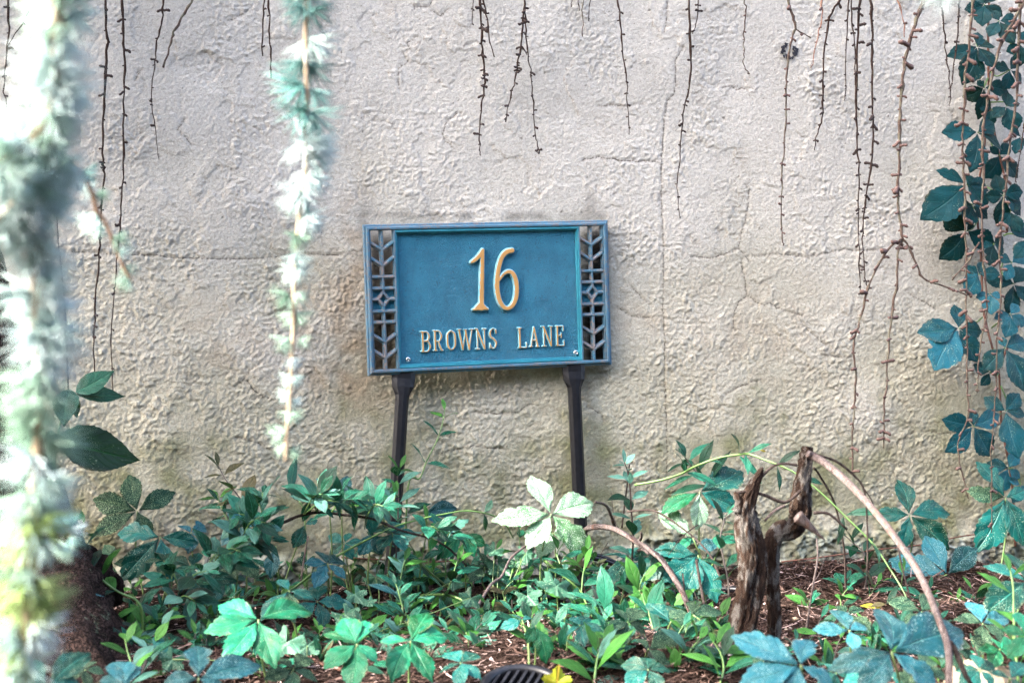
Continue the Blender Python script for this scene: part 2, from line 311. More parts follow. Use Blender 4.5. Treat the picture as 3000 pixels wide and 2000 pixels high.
    # colour: grey paint, yellowing and algae lower down, rust and dirt stains, bare footing, shade painted in
    grey = np.array([0.475, 0.460, 0.415]); tan = np.array([0.375, 0.362, 0.282]); olive = np.array([0.175, 0.180, 0.095]); brown = np.array([0.31, 0.25, 0.175]); conc = np.array([0.34, 0.35, 0.31]); pale = np.array([0.55, 0.52, 0.48])
    t1 = np.clip(sstep(0.78, 0.22, Z+0.07*big)*0.92, 0, 1)[..., None]
    col = grey*(1-t1)+tan*t1
    al = np.clip(sstep(0.36, 0.05, Z+0.05*reg+0.02*med)*(0.60+0.3*field(sh, dx, 0.09, 10)), 0, 0.92)[..., None]
    col = col*(1-al)+olive*al
    def blob(px, py, rx, rz, seed):
        p = W(px, py); return np.exp(-(((X-p.x)/rx)**2+((Z-p.z)/rz)**2))*np.clip(0.6+0.45*field(sh, dx, 0.07, seed), 0, 1.2)
    br = np.clip(0.75*blob(985, 1010, .07, .10, 20)+0.55*blob(1040, 800, .035, .16, 21)+0.5*blob(1420, 1120, .17, .03, 22)+0.35*blob(1880, 930, .06, .03, 23)+0.5*blob(1140, 35, .012, .013, 24)+0.3*blob(640, 1000, .10, .08, 25)+0.35*blob(1130, 1135, .06, .05, 26)+0.3*blob(2230, 980, .13, .10, 27), 0, 1)[..., None]
    col = col*(1-br)+brown*br
    wall_shade = np.clip(0.9*blob(1112, 900, .020, .11, 41)+1.3*blob(1738, 860, .024, .14, 42)+0.9*blob(480, 1650, .22, .07, 43)+0.5*blob(1200, 1640, .3, .03, 44)+0.55*blob(1400, 632, .19, .008, 28)+0.5*blob(1065, 700, .012, .06, 29), 0, 0.9)[..., None]; col = col*(1-wall_shade)+np.array([0.06, 0.055, 0.042])*wall_shade  # shade painted behind lattice and on low footing; dark rim round the sign
    low2 = np.clip(-frac*0.75-0.45, 0, 1)[..., None]*np.clip(0.25+0.45*low, 0, 1)[..., None]     # pits tinted darker brown, more so lower down
    col = col*(1-0.45*low2)+np.array([0.20, 0.165, 0.11])*0.45*low2
    for (gx0, gy0, gx1, gy1) in ((1088, 670, 1155, 1085), (1720, 655, 1776, 1060)):  # near-black painted on the wall as shade inside the lattice openings
        pa = W(gx0, gy0); pb = W(gx1, gy1); lattice_shade = (sstep(pa.x-.012, pa.x+.006, X)*sstep(pb.x+.014, pb.x-.006, X)*sstep(pb.z-.012, pb.z+.01, Z)*sstep(pa.z+.012, pa.z-.03, Z)*(0.92 if gx0 < 1500 else 0.98))[..., None]; col = col*(1-lattice_shade)+np.array([0.012, 0.010, 0.008])*lattice_shade
    ed = np.clip(edge*0.45, 0, .6)[..., None]; col = col*(1-ed)+np.array([0.17, 0.12, 0.075])*ed
    ck = np.clip(crk*crk*0.55, 0, .9)[..., None]; col = col*(1-ck)+np.array([0.085, 0.06, 0.04])*ck
    fo = (foot*0.9)[..., None]; lich = sstep(0.2, 0.9, field(sh, dx, 0.05, 31))[..., None]
    fcol = conc*0.40*(1-lich)+np.array([0.36, 0.40, 0.36])*lich; mo = np.clip(0.65+0.5*field(sh, dx, 0.16, 33), 0, 1)[..., None]; fcol = fcol*(1-0.6*mo)+np.array([0.13, 0.14, 0.075])*0.6*mo
    col = col*(1-fo)+fcol*fo
    sp = sstep(2.6, 3.2, field(sh, dx, 0.010, 34))[..., None]; col = col*(1-0.8*sp)+np.array([0.07, 0.055, 0.045])*0.8*sp
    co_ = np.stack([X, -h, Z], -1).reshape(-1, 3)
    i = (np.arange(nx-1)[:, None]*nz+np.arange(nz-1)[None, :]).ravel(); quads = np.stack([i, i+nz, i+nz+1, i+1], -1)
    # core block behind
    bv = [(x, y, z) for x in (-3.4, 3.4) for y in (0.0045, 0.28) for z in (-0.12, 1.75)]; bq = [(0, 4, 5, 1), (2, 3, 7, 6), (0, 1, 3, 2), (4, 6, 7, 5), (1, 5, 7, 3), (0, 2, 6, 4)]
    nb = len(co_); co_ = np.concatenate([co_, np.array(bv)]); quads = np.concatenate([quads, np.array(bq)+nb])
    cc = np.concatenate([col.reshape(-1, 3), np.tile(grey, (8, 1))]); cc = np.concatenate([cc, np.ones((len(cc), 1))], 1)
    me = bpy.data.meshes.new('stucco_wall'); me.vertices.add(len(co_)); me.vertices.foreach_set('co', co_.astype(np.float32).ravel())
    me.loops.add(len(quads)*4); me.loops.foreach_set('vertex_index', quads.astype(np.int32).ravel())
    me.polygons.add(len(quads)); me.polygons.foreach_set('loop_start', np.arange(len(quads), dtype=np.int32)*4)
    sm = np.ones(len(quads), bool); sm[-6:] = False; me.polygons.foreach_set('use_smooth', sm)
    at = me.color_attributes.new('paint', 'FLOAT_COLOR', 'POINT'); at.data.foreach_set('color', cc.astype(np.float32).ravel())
    a = N('stucco'); ac = a.n('Attribute', attribute_name='paint').outputs['Color']; oc = a.coord('Object')
    n1 = a.noise(oc, 380, 3, 0.6); n2 = a.noise(oc, 130, 4, 0.65); n3 = a.noise(oc, 9, 5)
    col_ = a.mix(1.0, ac, a.ramp(a.math('ADD', a.math('MULTIPLY', n2, 0.6), a.math('MULTIPLY', n3, 0.4)), [(0.3, (0.84, 0.83, 0.81)), (0.7, (1.10, 1.10, 1.10))]), 'MULTIPLY')
    n4 = a.noise(oc, 620, 2, 0.6); n5 = a.noise(oc, 210, 3, 0.7)
    col_ = a.mix(1.0, col_, a.ramp(a.math('ADD', a.math('MULTIPLY', n4, 0.5), a.math('MULTIPLY', n5, 0.5)), [(0.34, (0.74, 0.73, 0.71)), (0.5, (1.0, 1.0, 1.0)), (0.66, (1.16, 1.16, 1.16))]), 'MULTIPLY')
    a.bump(a.math('ADD', a.math('MULTIPLY', n1, 0.5), n2), 0.8, 0.0024); a.fin(col_, 0.9, 0.2); me.materials.append(a.m)
    me.update(); me.validate()
    wl = obj('stucco_wall', me, None, 'weathered grey stucco garden wall with cracks, flaking paint and greenish foot', 'wall', None, 'structure')
    for sp, wt in lines:
        if wt < 1: continue
        pts = []
        for p in sp[::1]:
            ci = min(max(int((p.x-x0)/dx), 0), nx-1); ck = min(max(int((p.z-z0)/dx), 0), nz-1); pts.append(Vector((p.x, -h[ci, ck]+0.0001, p.z)))
        rr = [0.00015+0.00045*R_.random() for _ in pts]; rr[0] = rr[-1] = 0.0002
        v, f, uv = tube(pts, rr, 4, seed=1); obj('crack', mesh('crack', v, f, [M['crack']]), wl)
    return wl
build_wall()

# ------------------------------------------------------------------ the ground and its litter
xs = np.concatenate([np.linspace(-7, -1.25, 16)[:-1], np.linspace(-1.25, 1.35, 290), np.linspace(1.35, 7, 16)[1:]])
ys = np.concatenate([np.linspace(-8, -1.3, 18)[:-1], np.linspace(-1.3, 0.03, 150)])
GX, GY = np.meshgrid(xs, ys, indexing='ij'); GZ = gz(GX, GY)
n_ = len(ys); gi = (np.arange(len(xs)-1)[:, None]*n_+np.arange(n_-1)[None, :]).ravel()
gm_ = mesh('ground', np.stack([GX, GY, GZ], -1).reshape(-1, 3).tolist(), np.stack([gi, gi+n_, gi+n_+1, gi+1], -1).tolist())
a = N('soil'); oc = a.coord('Object'); n1 = a.noise(oc, 60, 6, 0.7); n2 = a.noise(oc, 7, 4); n3 = a.noise(oc, 320, 3)
a.bump(a.math('ADD', n1, a.math('MULTIPLY', n3, 0.5)), 1.0, 0.008)
a.fin(a.mix(n2, a.ramp(n1, [(0.3, (0.004, 0.003, 0.0025)), (0.7, (0.022, 0.014, 0.011))]), a.ramp(n3, [(0.3, (0.006, 0.004, 0.003)), (0.75, (0.045, 0.028, 0.022))])), 0.95, 0.03); gm_.materials.append(a.m)
obj('ground', gm_, None, 'dark brown soil bed covered in conifer litter at the foot of the wall', None, None, 'structure')
def straw(n, seed, ymin, ymax, ln, wd):
    r = np.random.default_rng(seed); x = r.uniform(-1.2, 1.3, n); y = ymin+(ymax-ymin)*r.random(n)
    clump = vnoise(x*7, y*7, 9)+0.5*vnoise(x*19, y*19, 10); keep = clump > -0.45*r.random(n)-0.28; x = x[keep]; y = y[keep]; n = len(x); clump = clump[keep]
    an = r.uniform(0, 2*np.pi, n); L = ln*(0.5+r.random(n)); ti = r.normal(0, 0.20, n); wdt = wd*(0.6+0.8*r.random(n)); bend = r.normal(0, 0.35, n)
    V = np.zeros((n, 6, 3)); p = np.stack([x, y, gz(x, y)+0.002+0.007*r.random(n)], -1)
    for k, s in enumerate((-0.5, 0.0, 0.5)):
        aa = an+bend*s*2; c = np.stack([np.cos(aa)*np.cos(ti), np.sin(aa)*np.cos(ti), np.sin(ti)], -1)*(L*s)[:, None]+p; c[:, 2] = np.maximum(c[:, 2], gz(c[:, 0], c[:, 1])+0.0012); c[:, 1] = np.minimum(c[:, 1], -0.012)
        sd = np.stack([-np.sin(aa), np.cos(aa), 0.6*np.sin(aa*3)], -1)*(wdt*(1 if k == 1 else 0.6))[:, None]
        V[:, 2*k] = c-sd; V[:, 2*k+1] = c+sd
    q = np.arange(n)[:, None]*6; F = np.concatenate([q+np.array([0, 1, 3, 2]), q+np.array([2, 3, 5, 4])])
    pal = np.array([[0.017, 0.010, 0.008], [0.042, 0.025, 0.020], [0.105, 0.068, 0.056], [0.30, 0.22, 0.20], [0.025, 0.015, 0.012]])
    ci = r.choice(5, n, p=[.34, .30, .17, .07, .12]); cc = np.repeat(pal[ci]*(0.8+0.4*r.random((n, 1))), 6, 0)
    return V.reshape(-1, 3), F, cc
def litter(name, sets, label):
    V = []; F = []; K = []; o = 0
    for v, f, c in sets: V.append(v); F.append(f+o); K.append(c); o += len(v)
    V = np.concatenate(V); F = np.concatenate(F); K = np.concatenate(K)
    me = bpy.data.meshes.new(name); me.vertices.add(len(V)); me.vertices.foreach_set('co', V.astype(np.float32).ravel()); me.loops.add(len(F)*4); me.loops.foreach_set('vertex_index', F.astype(np.int32).ravel())
    me.polygons.add(len(F)); me.polygons.foreach_set('loop_start', np.arange(len(F), dtype=np.int32)*4)
    at = me.color_attributes.new('tint', 'FLOAT_COLOR', 'POINT'); at.data.foreach_set('color', np.concatenate([K, np.ones((len(K), 1))], 1).astype(np.float32).ravel())
    a = N(name); a.fin(a.n('Attribute', attribute_name='tint').outputs['Color'], 0.85, 0.08); me.materials.append(a.m); me.update(); me.validate()
    return obj(name, me, None, label, 'litter', None, 'stuff')
litter('needle_litter', [straw(52000, 11, -1.15, -0.01, 0.028, 0.0006), straw(7000, 12, -1.1, -0.015, 0.055, 0.0009), straw(20000, 13, -1.1, -0.015, 0.009, 0.0017)], 'loose brown conifer needles and bark crumbs over the soil')

# ------------------------------------------------------------------ leaf shapes
T_CREEP = [(0, .012), (.08, .05), (.2, .13), (.38, .225), (.55, .26), (.68, .235), (.8, .165), (.9, .08), (.97, .025), (1, 0)]
T_ELL = [(0, .012), (.1, .06), (.25, .135), (.45, .185), (.62, .175), (.78, .12), (.9, .055), (1, 0)]
T_OVATE = [(0, .02), (.07, .17), (.2, .31), (.38, .36), (.55, .32), (.72, .22), (.85, .11), (.94, .04), (1, 0)]
T_LANCE = [(0, .01), (.15, .05), (.4, .085), (.65, .07), (.85, .035), (1, 0)]
def leafmesh(name, table, mat, nu, nv, teeth, saw, fold, curl, quilt, seed, bites=0, twist=0.0, nveins=6):
    R_ = random.Random(seed); tx = [a for a, _ in table]; ty = [b for _, b in table]
    bt = [(R_.uniform(.3, .9), R_.uniform(.04, .09), R_.choice((-1, 1)), R_.uniform(.25, .6)) for _ in range(bites)]
    v = []; uv = []; f = []; bow = R_.uniform(-.05, .05); ph = R_.uniform(0, 6)
    for i in range(nu+1):
        t = i/nu; fwd = float(np.interp(t, tx, ty))
        for j in range(-nv, nv+1):
            s = j/nv; wd = fwd
            for (bc, bw, bs, bd) in bt:
                if s*bs > 0: wd *= 1-bd*math.exp(-((t-bc)/bw)**2)
            x = s*wd; y = t
            if abs(j) == nv and teeth and 0.18 < t < 0.985:
                q = (t*teeth) % 1.0; x += math.copysign(saw*(q if q < .8 else (1-q)*4)*min(1, fwd/.12), s); y += saw*0.5*q
            z = fold*abs(s)*fwd - curl*t*t + twist*s*fwd*math.sin(2.4*t+ph) - 0.10*fold*(s*s)
            z += quilt*math.cos(2*math.pi*nveins/2*(t-0.62*abs(s)*0.5))*abs(s)*(1.1-abs(s)) + 0.012*math.sin(7*t+ph)*s
            v.append((x+bow*math.sin(math.pi*t), y, z)); uv.append((s*.5+.5, t))
    m_ = 2*nv+1
    for i in range(nu):
        for j in range(2*nv):
            a_ = i*m_+j; f.append((a_, a_+1, a_+1+m_, a_+m_))
    return mesh(name, v, f, [mat], uv=uv)
def lobedmesh(name, mat, seed):
    R_ = random.Random(seed); n = 54; v = [(0, 0, 0)]; uv = [(.5, 0)]; f = []
    for k in range(n+1):
        th = math.radians(-148+296*k/n); r = 0.52*(0.84+0.17*math.cos(5*th)+0.05*math.cos(19*th))*(0.86+0.2*math.cos(th/2))*(1+.08*R_.uniform(-1, 1))
        for q in (0.33, 0.66, 1.0):
            x = math.sin(th)*r*q; y = math.cos(th)*r*q
            v.append((x, y+0.0, 0.05*q*math.cos(5*th)+0.05*q*q*math.sin(2*th+seed))); uv.append((.5+x*0.6, .35+y*0.6))
    for k in range(n):
        a_ = 1+k*3; b_ = a_+3; f += [(0, b_, a_), (a_, b_, b_+1, a_+1), (a_+1, b_+1, b_+2, a_+2)]
    return mesh(name, v, f, [mat], uv=uv)
LEAF = {}
def leaves(kind, matname):
    k = (kind, matname)
    if k not in LEAF:
        mt = M[matname]
        if kind == 'creeper': LEAF[k] = [leafmesh('creeper_leaflet', T_CREEP, mt, 28, 4, 9, .042, .26, .16+.07*(i % 3), .050, 10+i, bites=(0, 0, 1, 0, 2, 1)[i], twist=.12) for i in range(6)]
        elif kind == 'vine': LEAF[k] = [leafmesh('vine_leaflet', T_CREEP, mt, 24, 4, 8, .026, .20, .10+.06*(i % 3), .030, 30+i, bites=(0, 0, 0, 1)[i], twist=.1) for i in range(4)]
        elif kind == 'ell': LEAF[k] = [leafmesh('sprig_leaf', T_ELL, mt, 9, 2, 0, 0, .30, .10+.10*(i % 3), .0, 50+i, bites=(0, 0, 0, 1)[i], twist=.15) for i in range(4)]
        elif kind == 'ovate': LEAF[k] = [leafmesh('broad_leaf', T_OVATE, mt, 34, 5, 20, .018, .16, .10, .02, 70+i, bites=i, twist=.15, nveins=9) for i in range(2)]
        elif kind == 'lance': LEAF[k] = [leafmesh('lance_leaf', T_LANCE, mt, 16, 2, 0, 0, .4, .16, 0, 80, twist=.5)]
        elif kind == 'lobed': LEAF[k] = [lobedmesh('lobed_leaf', mt, 90+i) for i in range(3)]
    return LEAF[k]
def frame(B, T, nrm, wr=1.0):
    y = T-B; L = max(y.length, 1e-4); y = y/L; z = nrm-y*nrm.dot(y); z.normalize(); x = y.cross(z)
    m = Matrix((x*L*wr, y*L, z*L)).transposed().to_4x4(); m.translation = B; return m
def putleaf(name, me, B, T, nrm, parent, org, wr=1.0):
    o = obj(name, me, parent); m = frame(B, T, nrm, wr); m.translation = B-org; o.matrix_local = m; return o
RL = random.Random(21)
def rv(s): return Vector((RL.uniform(-s, s), RL.uniform(-s, s), RL.uniform(-s, s)))

def palm_leaf(root, org, cpx, cpt, tips, nrm, kind, mat, stemfrom, wr=1.0, jitter=0.3, pm='petiole', r=0.0014):
    """one palmate leaf: a petiole mesh with leaflets as its children"""
    nrm = nrm.normalized()
    mid = (stemfrom+cpt)/2 + rv(0.012)
    v, f, uv = tube(smoothpath([stemfrom, mid, cpt], 5), (r*1.2, r*0.8), 5, org=org)
    pt_ = obj('petiole', mesh('petiole', v, f, [M[pm]]), root)
    ms = leaves(kind, mat)
    for tp in tips:
        m_ = mat
        if len(tp) > 2: m_ = tp[2]
        T = onplane(tp[0], tp[1], cpt, nrm); B = cpt+(T-cpt)*0.05; T = T + nrm*RL.uniform(-.10, .10)*(T-B).length
        putleaf('leaflet', RL.choice(leaves(kind, m_)), B, T, nrm+rv(jitter), pt_, org, wr*RL.uniform(.88, 1.12)*(0.92 if (T-B).length > .05 else 1.1))
    return pt_
UPN = Vector((0.0, -0.70, 0.72))

# ------------------------------------------------------------------ the house sign
SA, SB, SCr, SX, SZ, SH, SW = 0.092, 0.03, -0.0285, -0.0448, 0.4922, 0.2552, 0.4347
def build_sign():
    from mathutils import Euler
    root = thing('house_sign', W(1420, 1695, 0.09), 'blue cast metal address sign on two black stakes reading 16 BROWNS LANE', 'sign'); org = root.location.copy()
    Rm = Matrix.Rotation(SA, 4, 'Z') @ Matrix.Rotation(SB, 4, 'X') @ Matrix.Rotation(SCr, 4, 'Y')
    base = Matrix.Translation(Vector((SX, -0.036, SZ))-org) @ Rm
    hw, hh = SW/2, SH/2
    def part(name, v, f, mats, smooth=False, mi=None, uv=None):
        o = obj(name, mesh(name, v, f, mats, smooth, uv, mi), root); o.matrix_local = base; return o
    # paints
    def paint(name, c1, c2, wear, wl, rough=0.42, worm=0.0):
        a = N(name); oc = a.coord('Object'); n1 = a.noise(oc, 22, 5, 0.6); n2 = a.noise(oc, 420, 3, 0.7); n3 = a.noise(oc, 60, 6, 0.75)
        col = a.mix(a.ramp(n1, [(0.35, 0.0), (0.68, 1.0)]), c1, c2)
        col = a.mix(a.ramp(a.math('ADD', a.math('MULTIPLY', n2, 0.5), a.math('MULTIPLY', n3, 0.5)), [(wl, 0.0), (wl+0.09, 1.0)]), col, wear)
        if worm:
            wn = a.noise(oc, 300, 2, 0.5, 1.8); hgt = a.math('ADD', a.ramp(wn, [(0.42, 0.0), (0.58, 1.0)]), a.math('MULTIPLY', n2, 0.3)); a.bump(hgt, worm, 0.0022)
        else: a.bump(n2, 0.25, 0.0008)
        return a.fin(col, rough, 0.5)
    blue = paint('sign_blue_paint', (0.018, 0.160, 0.262), (0.032, 0.235, 0.370), (0.02, 0.07, 0.12), 0.56, 0.38, 1.0)
    rail = paint('sign_rail_paint', (0.04, 0.120, 0.190), (0.07, 0.175, 0.255), (0.15, 0.145, 0.15), 0.49, 0.42)
    teal = paint('sign_teal_paint', (0.018, 0.17, 0.24), (0.04, 0.25, 0.33), (0.09, 0.14, 0.17), 0.56, 0.38)
    lat = paint('sign_lattice_paint', (0.035, 0.125, 0.20), (0.07, 0.18, 0.245), (0.24, 0.19, 0.17), 0.47, 0.42)
    gold = paint('sign_gold_paint', (0.44, 0.235, 0.075), (0.52, 0.285, 0.10), (0.33, 0.18, 0.07), 0.66, 0.42)
    edge_blue_sheen = paint('sign_letter_edge_blue_sheen', (0.10, 0.36, 0.44), (0.30, 0.55, 0.60), (0.30, 0.24, 0.18), 0.56, 0.4)  # blue side paint, paled to imitate sky reflection on the edges
    def sweep(x0, x1, z0, z1, prof):
        v = []; f = []; n = len(prof)
        for (cx, cz, sx, sz) in ((x0, z0, 1, 1), (x1, z0, -1, 1), (x1, z1, -1, -1), (x0, z1, 1, -1)):
            for (i_, h_) in prof: v.append((cx+sx*i_, -h_, cz+sz*i_))
        for k in range(4):
            for j in range(n-1):
                a_ = k*n+j; b_ = ((k+1) % 4)*n+j; f.append((a_, b_, b_+1, a_+1))
        return v, f
    part('back_panel', *box(0, 0.0012, 0, SW*0.752, 0.005, SH*0.95)[:2], [blue])
    v, f = sweep(-hw, hw, -hh, hh, [(0.001, -0.005), (0, -0.002), (0, 0.0050), (0.0012, 0.0062), (0.0036, 0.0064), (0.0042, 0.0095), (0.0056, 0.0108), (0.0086, 0.0108), (0.0098, 0.0092), (0.0102, -0.004)])
    part('outer_frame', v, f, [rail])
    xi0, xi1 = -hw+SW*0.118, hw-SW*0.122
    v, f = sweep(xi0, xi1, -hh+0.0104, hh-0.0104, [(0, -0.004), (0, 0.0085), (0.0010, 0.0092), (0.0034, 0.0092), (0.0042, 0.0062), (0.0058, 0.0064), (0.0066, 0.0036), (0.0074, -0.0008)])
    part('inner_moulding', v, f, [teal])
    # lattice side panels
    def ridge(p, q, wd=0.0023, hh_=0.0075):
        p = Vector(p); q = Vector(q); d = (q-p).normalized(); n = Vector((-d.y, d.x)); v = []
        for e in (p, q):
            for (s, h_) in ((-1, -0.003), (-1, hh_*0.15), (-0.30, hh_), (0.30, hh_), (1, hh_*0.15), (1, -0.003)): v.append((e.x+n.x*s*wd, -h_, e.y+n.y*s*wd))
        f = [(i, i+1, i+7, i+6) for i in range(5)]+[(5, 4, 3, 2, 1, 0), (6, 7, 8, 9, 10, 11), (0, 6, 11, 5)]
        return v, f
    for (ua, ub) in ((0.0235, 0.118), (0.878, 0.9765)):
        xa, xb = -hw+SW*ua, -hw+SW*ub; xm = (xa+xb)/2; zt, zb = hh-0.0104, -hh+0.0104
        def z(t): return zt+(zb-zt)*t
        segs = [((xm, zt), (xm, z(.447))), ((xm, z(.541)), (xm, zb))]
        for s, c in ((.085, .14), (.195, .255), (.75, .805), (.8625, .92)):
            segs += [((xa, z(s)), (xm, z(c))), ((xb, z(s)), (xm, z(c)))]
        for t in (.335, .418, .583, .6625): segs += [((xa, z(t)), (xb, z(t)))]
        dx_, dz_ = (xb-xa)*0.22, 0.0115; zc = z(.496)
        segs += [((xm-dx_, zc), (xm, zc+dz_)), ((xm, zc+dz_), (xm+dx_, zc)), ((xm+dx_, zc), (xm, zc-dz_)), ((xm, zc-dz_), (xm-dx_, zc)), ((xa, zc), (xm-dx_, zc)), ((xm+dx_, zc), (xb, zc))]
        for i, (p, q) in enumerate(segs): part('lattice_bar', *ridge(p, q, 0.0037+0.00007*(i % 5), 0.0070+0.00012*(i % 7)), [lat])
        part('lattice_panel', *box(xm, 0.0003, (z(.418)+z(.583))/2, (xb-xa), 0.0022, z(.418)-z(.583))[:2], [blue])
        for x_ in ((xb+0.0012,) if ua < .5 else (xa-0.0012,)): part('stile', *ridge((x_, zt), (x_, zb), 0.0030, 0.0103), [rail])
        x_ = xa+0.001 if ua < .5 else xb-0.001
        part('stile', *ridge((x_, zt), (x_, zb), 0.0016, 0.0086), [rail])
    # raised characters as domed solids from their stroke distance field
    def loc(x, y):                          # sign close-up pixel -> plaque coordinates
        u = (x-103)/2070; yt = 150-32*u; yb = 1450-90*u; return Vector((-hw+SW*u, hh-SH*(y-yt)/(yb-yt)))
    def glyph(name, strokes, step, H, bev):
        segs = []
        for st in strokes:
            for (a_, b_) in zip(st[:-1], st[1:]): segs.append((a_[0], a_[1], a_[2], b_[0], b_[1], b_[2]))
        A = np.array(segs); mr = A[:, [2, 5]].max(); x0 = A[:, [0, 3]].min()-mr-step*2; x1 = A[:, [0, 3]].max()+mr+step*2; z0 = A[:, [1, 4]].min()-mr-step*2; z1 = A[:, [1, 4]].max()+mr+step*2
        gx = np.arange(x0, x1, step); gz_ = np.arange(z0, z1, step); X, Z = np.meshgrid(gx, gz_, indexing='ij')
        def sdf(X, Z):
            best = np.full(X.shape, 1e9)
            for (ax, az, ar, bx, bz, br) in segs:
                dx, dz = bx-ax, bz-az; L = dx*dx+dz*dz+1e-12; t = np.clip(((X-ax)*dx+(Z-az)*dz)/L, 0, 1)
                best = np.minimum(best, np.hypot(X-ax-t*dx, Z-az-t*dz)-(ar+(br-ar)*t))
            return best
        sc = sdf((X[:-1, :-1]+X[1:, 1:])/2, (Z[:-1, :-1]+Z[1:, 1:])/2); inside = sc < 0
        used = np.zeros(X.shape, bool)
        for di in (0, 1):
            for dj in (0, 1): used[di:di+inside.shape[0], dj:dj+inside.shape[1]] |= inside
        full = np.ones(X.shape, bool)
        pad = np.zeros((inside.shape[0]+2, inside.shape[1]+2), bool); pad[1:-1, 1:-1] = inside
        for di in (0, 1):
            for dj in (0, 1): full &= pad[di:di+X.shape[0], dj:dj+X.shape[1]]
        bnd = used & ~full; e = step*0.2
        for _ in range(4):
            s0 = sdf(X, Z); gx_ = (sdf(X+e, Z)-sdf(X-e, Z))/(2*e); gzz = (sdf(X, Z+e)-sdf(X, Z-e))/(2*e)
            g2 = gx_**2+gzz**2+0.05; X = np.where(bnd, X-s0*gx_/g2, X); Z = np.where(bnd, Z-s0*gzz/g2, Z)
        s0 = sdf(X, Z); hgt = H*np.clip(-s0/bev, 0, 1)**0.6; hgt[bnd] = 0
        idx = -np.ones(X.shape, int); idx[used] = np.arange(used.sum())
        Y = -(0.0014+hgt); v = np.stack([X[used], Y[used], Z[used]], -1)
        I, J = np.where(inside); q = np.stack([idx[I, J], idx[I+1, J], idx[I+1, J+1], idx[I, J+1]], -1)
        hmin = np.minimum.reduce([hgt[I, J], hgt[I+1, J], hgt[I+1, J+1], hgt[I, J+1]]); mi = np.where(hmin > H*0.80, 0, 1)
        part(name, v.tolist(), q.tolist(), [gold, edge_blue_sheen], True, mi.tolist())
    def px(pts, k=1.16): return [(*loc(x, y), r_*SW/2070*k) for x, y, r_ in pts]
    def curve(pts, n=7):
        P = smoothpath([Vector(p) for p in pts], n); return [tuple(p) for p in P]
    glyph('digit', [px([(1083, 385, 20), (1058, 872, 24)]), px(curve([(1086, 372, 19), (1055, 420, 20), (1020, 455, 20), (990, 475, 17)])), px([(990, 882, 14), (1112, 876, 14)]), px([(1010, 872, 16), (1056, 840, 26), (1095, 868, 16)])], 0.0008, 0.0062, 0.0021)
    glyph('digit', [px(curve([(1335, 376, 24), (1290, 388, 24), (1248, 430, 23), (1216, 520, 23), (1200, 620, 24), (1197, 710, 24), (1212, 800, 23), (1245, 858, 22), (1280, 872, 21), (1320, 850, 22), (1352, 790, 23), (1364, 700, 23), (1355, 620, 23), (1330, 570, 22), (1295, 558, 20), (1255, 580, 17), (1220, 625, 15)]))], 0.0008, 0.0062, 0.0021)
    def letter(x0, y0, x1, y1, strokes, wk=1.0):
        S_ = []
        for st in strokes:
            S_.append([(*loc(x0+(x1-x0)*x, y1+(y0-y1)*y), r_*SW/2070*wk*1.22) for x, y, r_ in st])
        glyph('letter', S_, 0.00048, 0.0036, 0.0015)
    b, t_, s_ = 10.5, 8, 7.5        # bold, thin, serif stroke radii
    def ser(x, y, w_=.18): return [(x-w_, y, s_), (x+w_, y, s_)]
    def bowl(x0, x1, ya, yb): return curve([(x0, ya, t_), ((x0+x1)/2+.1, ya, t_), (x1, (ya+yb)/2, b), ((x0+x1)/2+.1, yb, t_), (x0, yb, t_)])
    Bq = [[(.2, .04, b), (.2, .96, b)], ser(.14, .03, .12), ser(.14, .97, .12), bowl(.2, .84, .95, .53), bowl(.2, .92, .52, .04)]
    Rq = [[(.2, .04, b), (.2, .96, b)], ser(.2, .03), ser(.14, .97, .12), bowl(.2, .86, .95, .48), [(.5, .48, t_), (.84, .05, b)], ser(.9, .03, .10)]
    Oq = [curve([(.5, .95, t_), (.18, .8, b), (.12, .5, b), (.18, .2, b), (.5, .05, t_), (.82, .2, b), (.88, .5, b), (.82, .8, b), (.5, .95, t_)])]
    Wq = [[(.1, .95, b), (.3, .04, b)], [(.3, .04, t_), (.52, .90, t_)], [(.50, .90, b), (.70, .04, b)], [(.70, .04, t_), (.9, .95, t_)], ser(.12, .97, .10), ser(.5, .96, .08), ser(.88, .97, .10)]
    Nq = [[(.2, .04, t_), (.2, .95, t_)], [(.18, .95, b), (.8, .05, b)], [(.82, .05, t_), (.82, .96, t_)], ser(.2, .03, .15), ser(.12, .97, .10), ser(.82, .97, .15)]
    Sq = [curve([(.86, .76, t_), (.72, .93, t_), (.42, .95, t_), (.16, .78, b), (.24, .58, b), (.6, .47, b), (.86, .30, b), (.7, .08, t_), (.36, .05, t_), (.12, .24, t_)]), [(.88, .93, s_), (.87, .74, s_)], [(.10, .05, s_), (.11, .26, s_)]]
    Lq = [[(.22, .04, b), (.22, .96, b)], ser(.22, .97), [(.08, .035, s_), (.88, .035, s_)], [(.9, .04, s_), (.92, .26, s_)]]
    Aq = [[(.5, .95, t_), (.17, .04, t_)], [(.5, .95, b), (.83, .04, b)], [(.3, .34, t_), (.7, .34, t_)], ser(.16, .03, .13), ser(.84, .03, .13)]
    Eq = [[(.22, .04, b), (.22, .96, b)], [(.1, .965, s_), (.86, .965, s_)], [(.1, .035, s_), (.88, .035, s_)], [(.22, .52, t_), (.62, .52, t_)], [(.88, .96, s_), (.88, .76, s_)], [(.9, .04, s_), (.93, .27, s_)], [(.64, .42, s_), (.64, .62, s_)]]
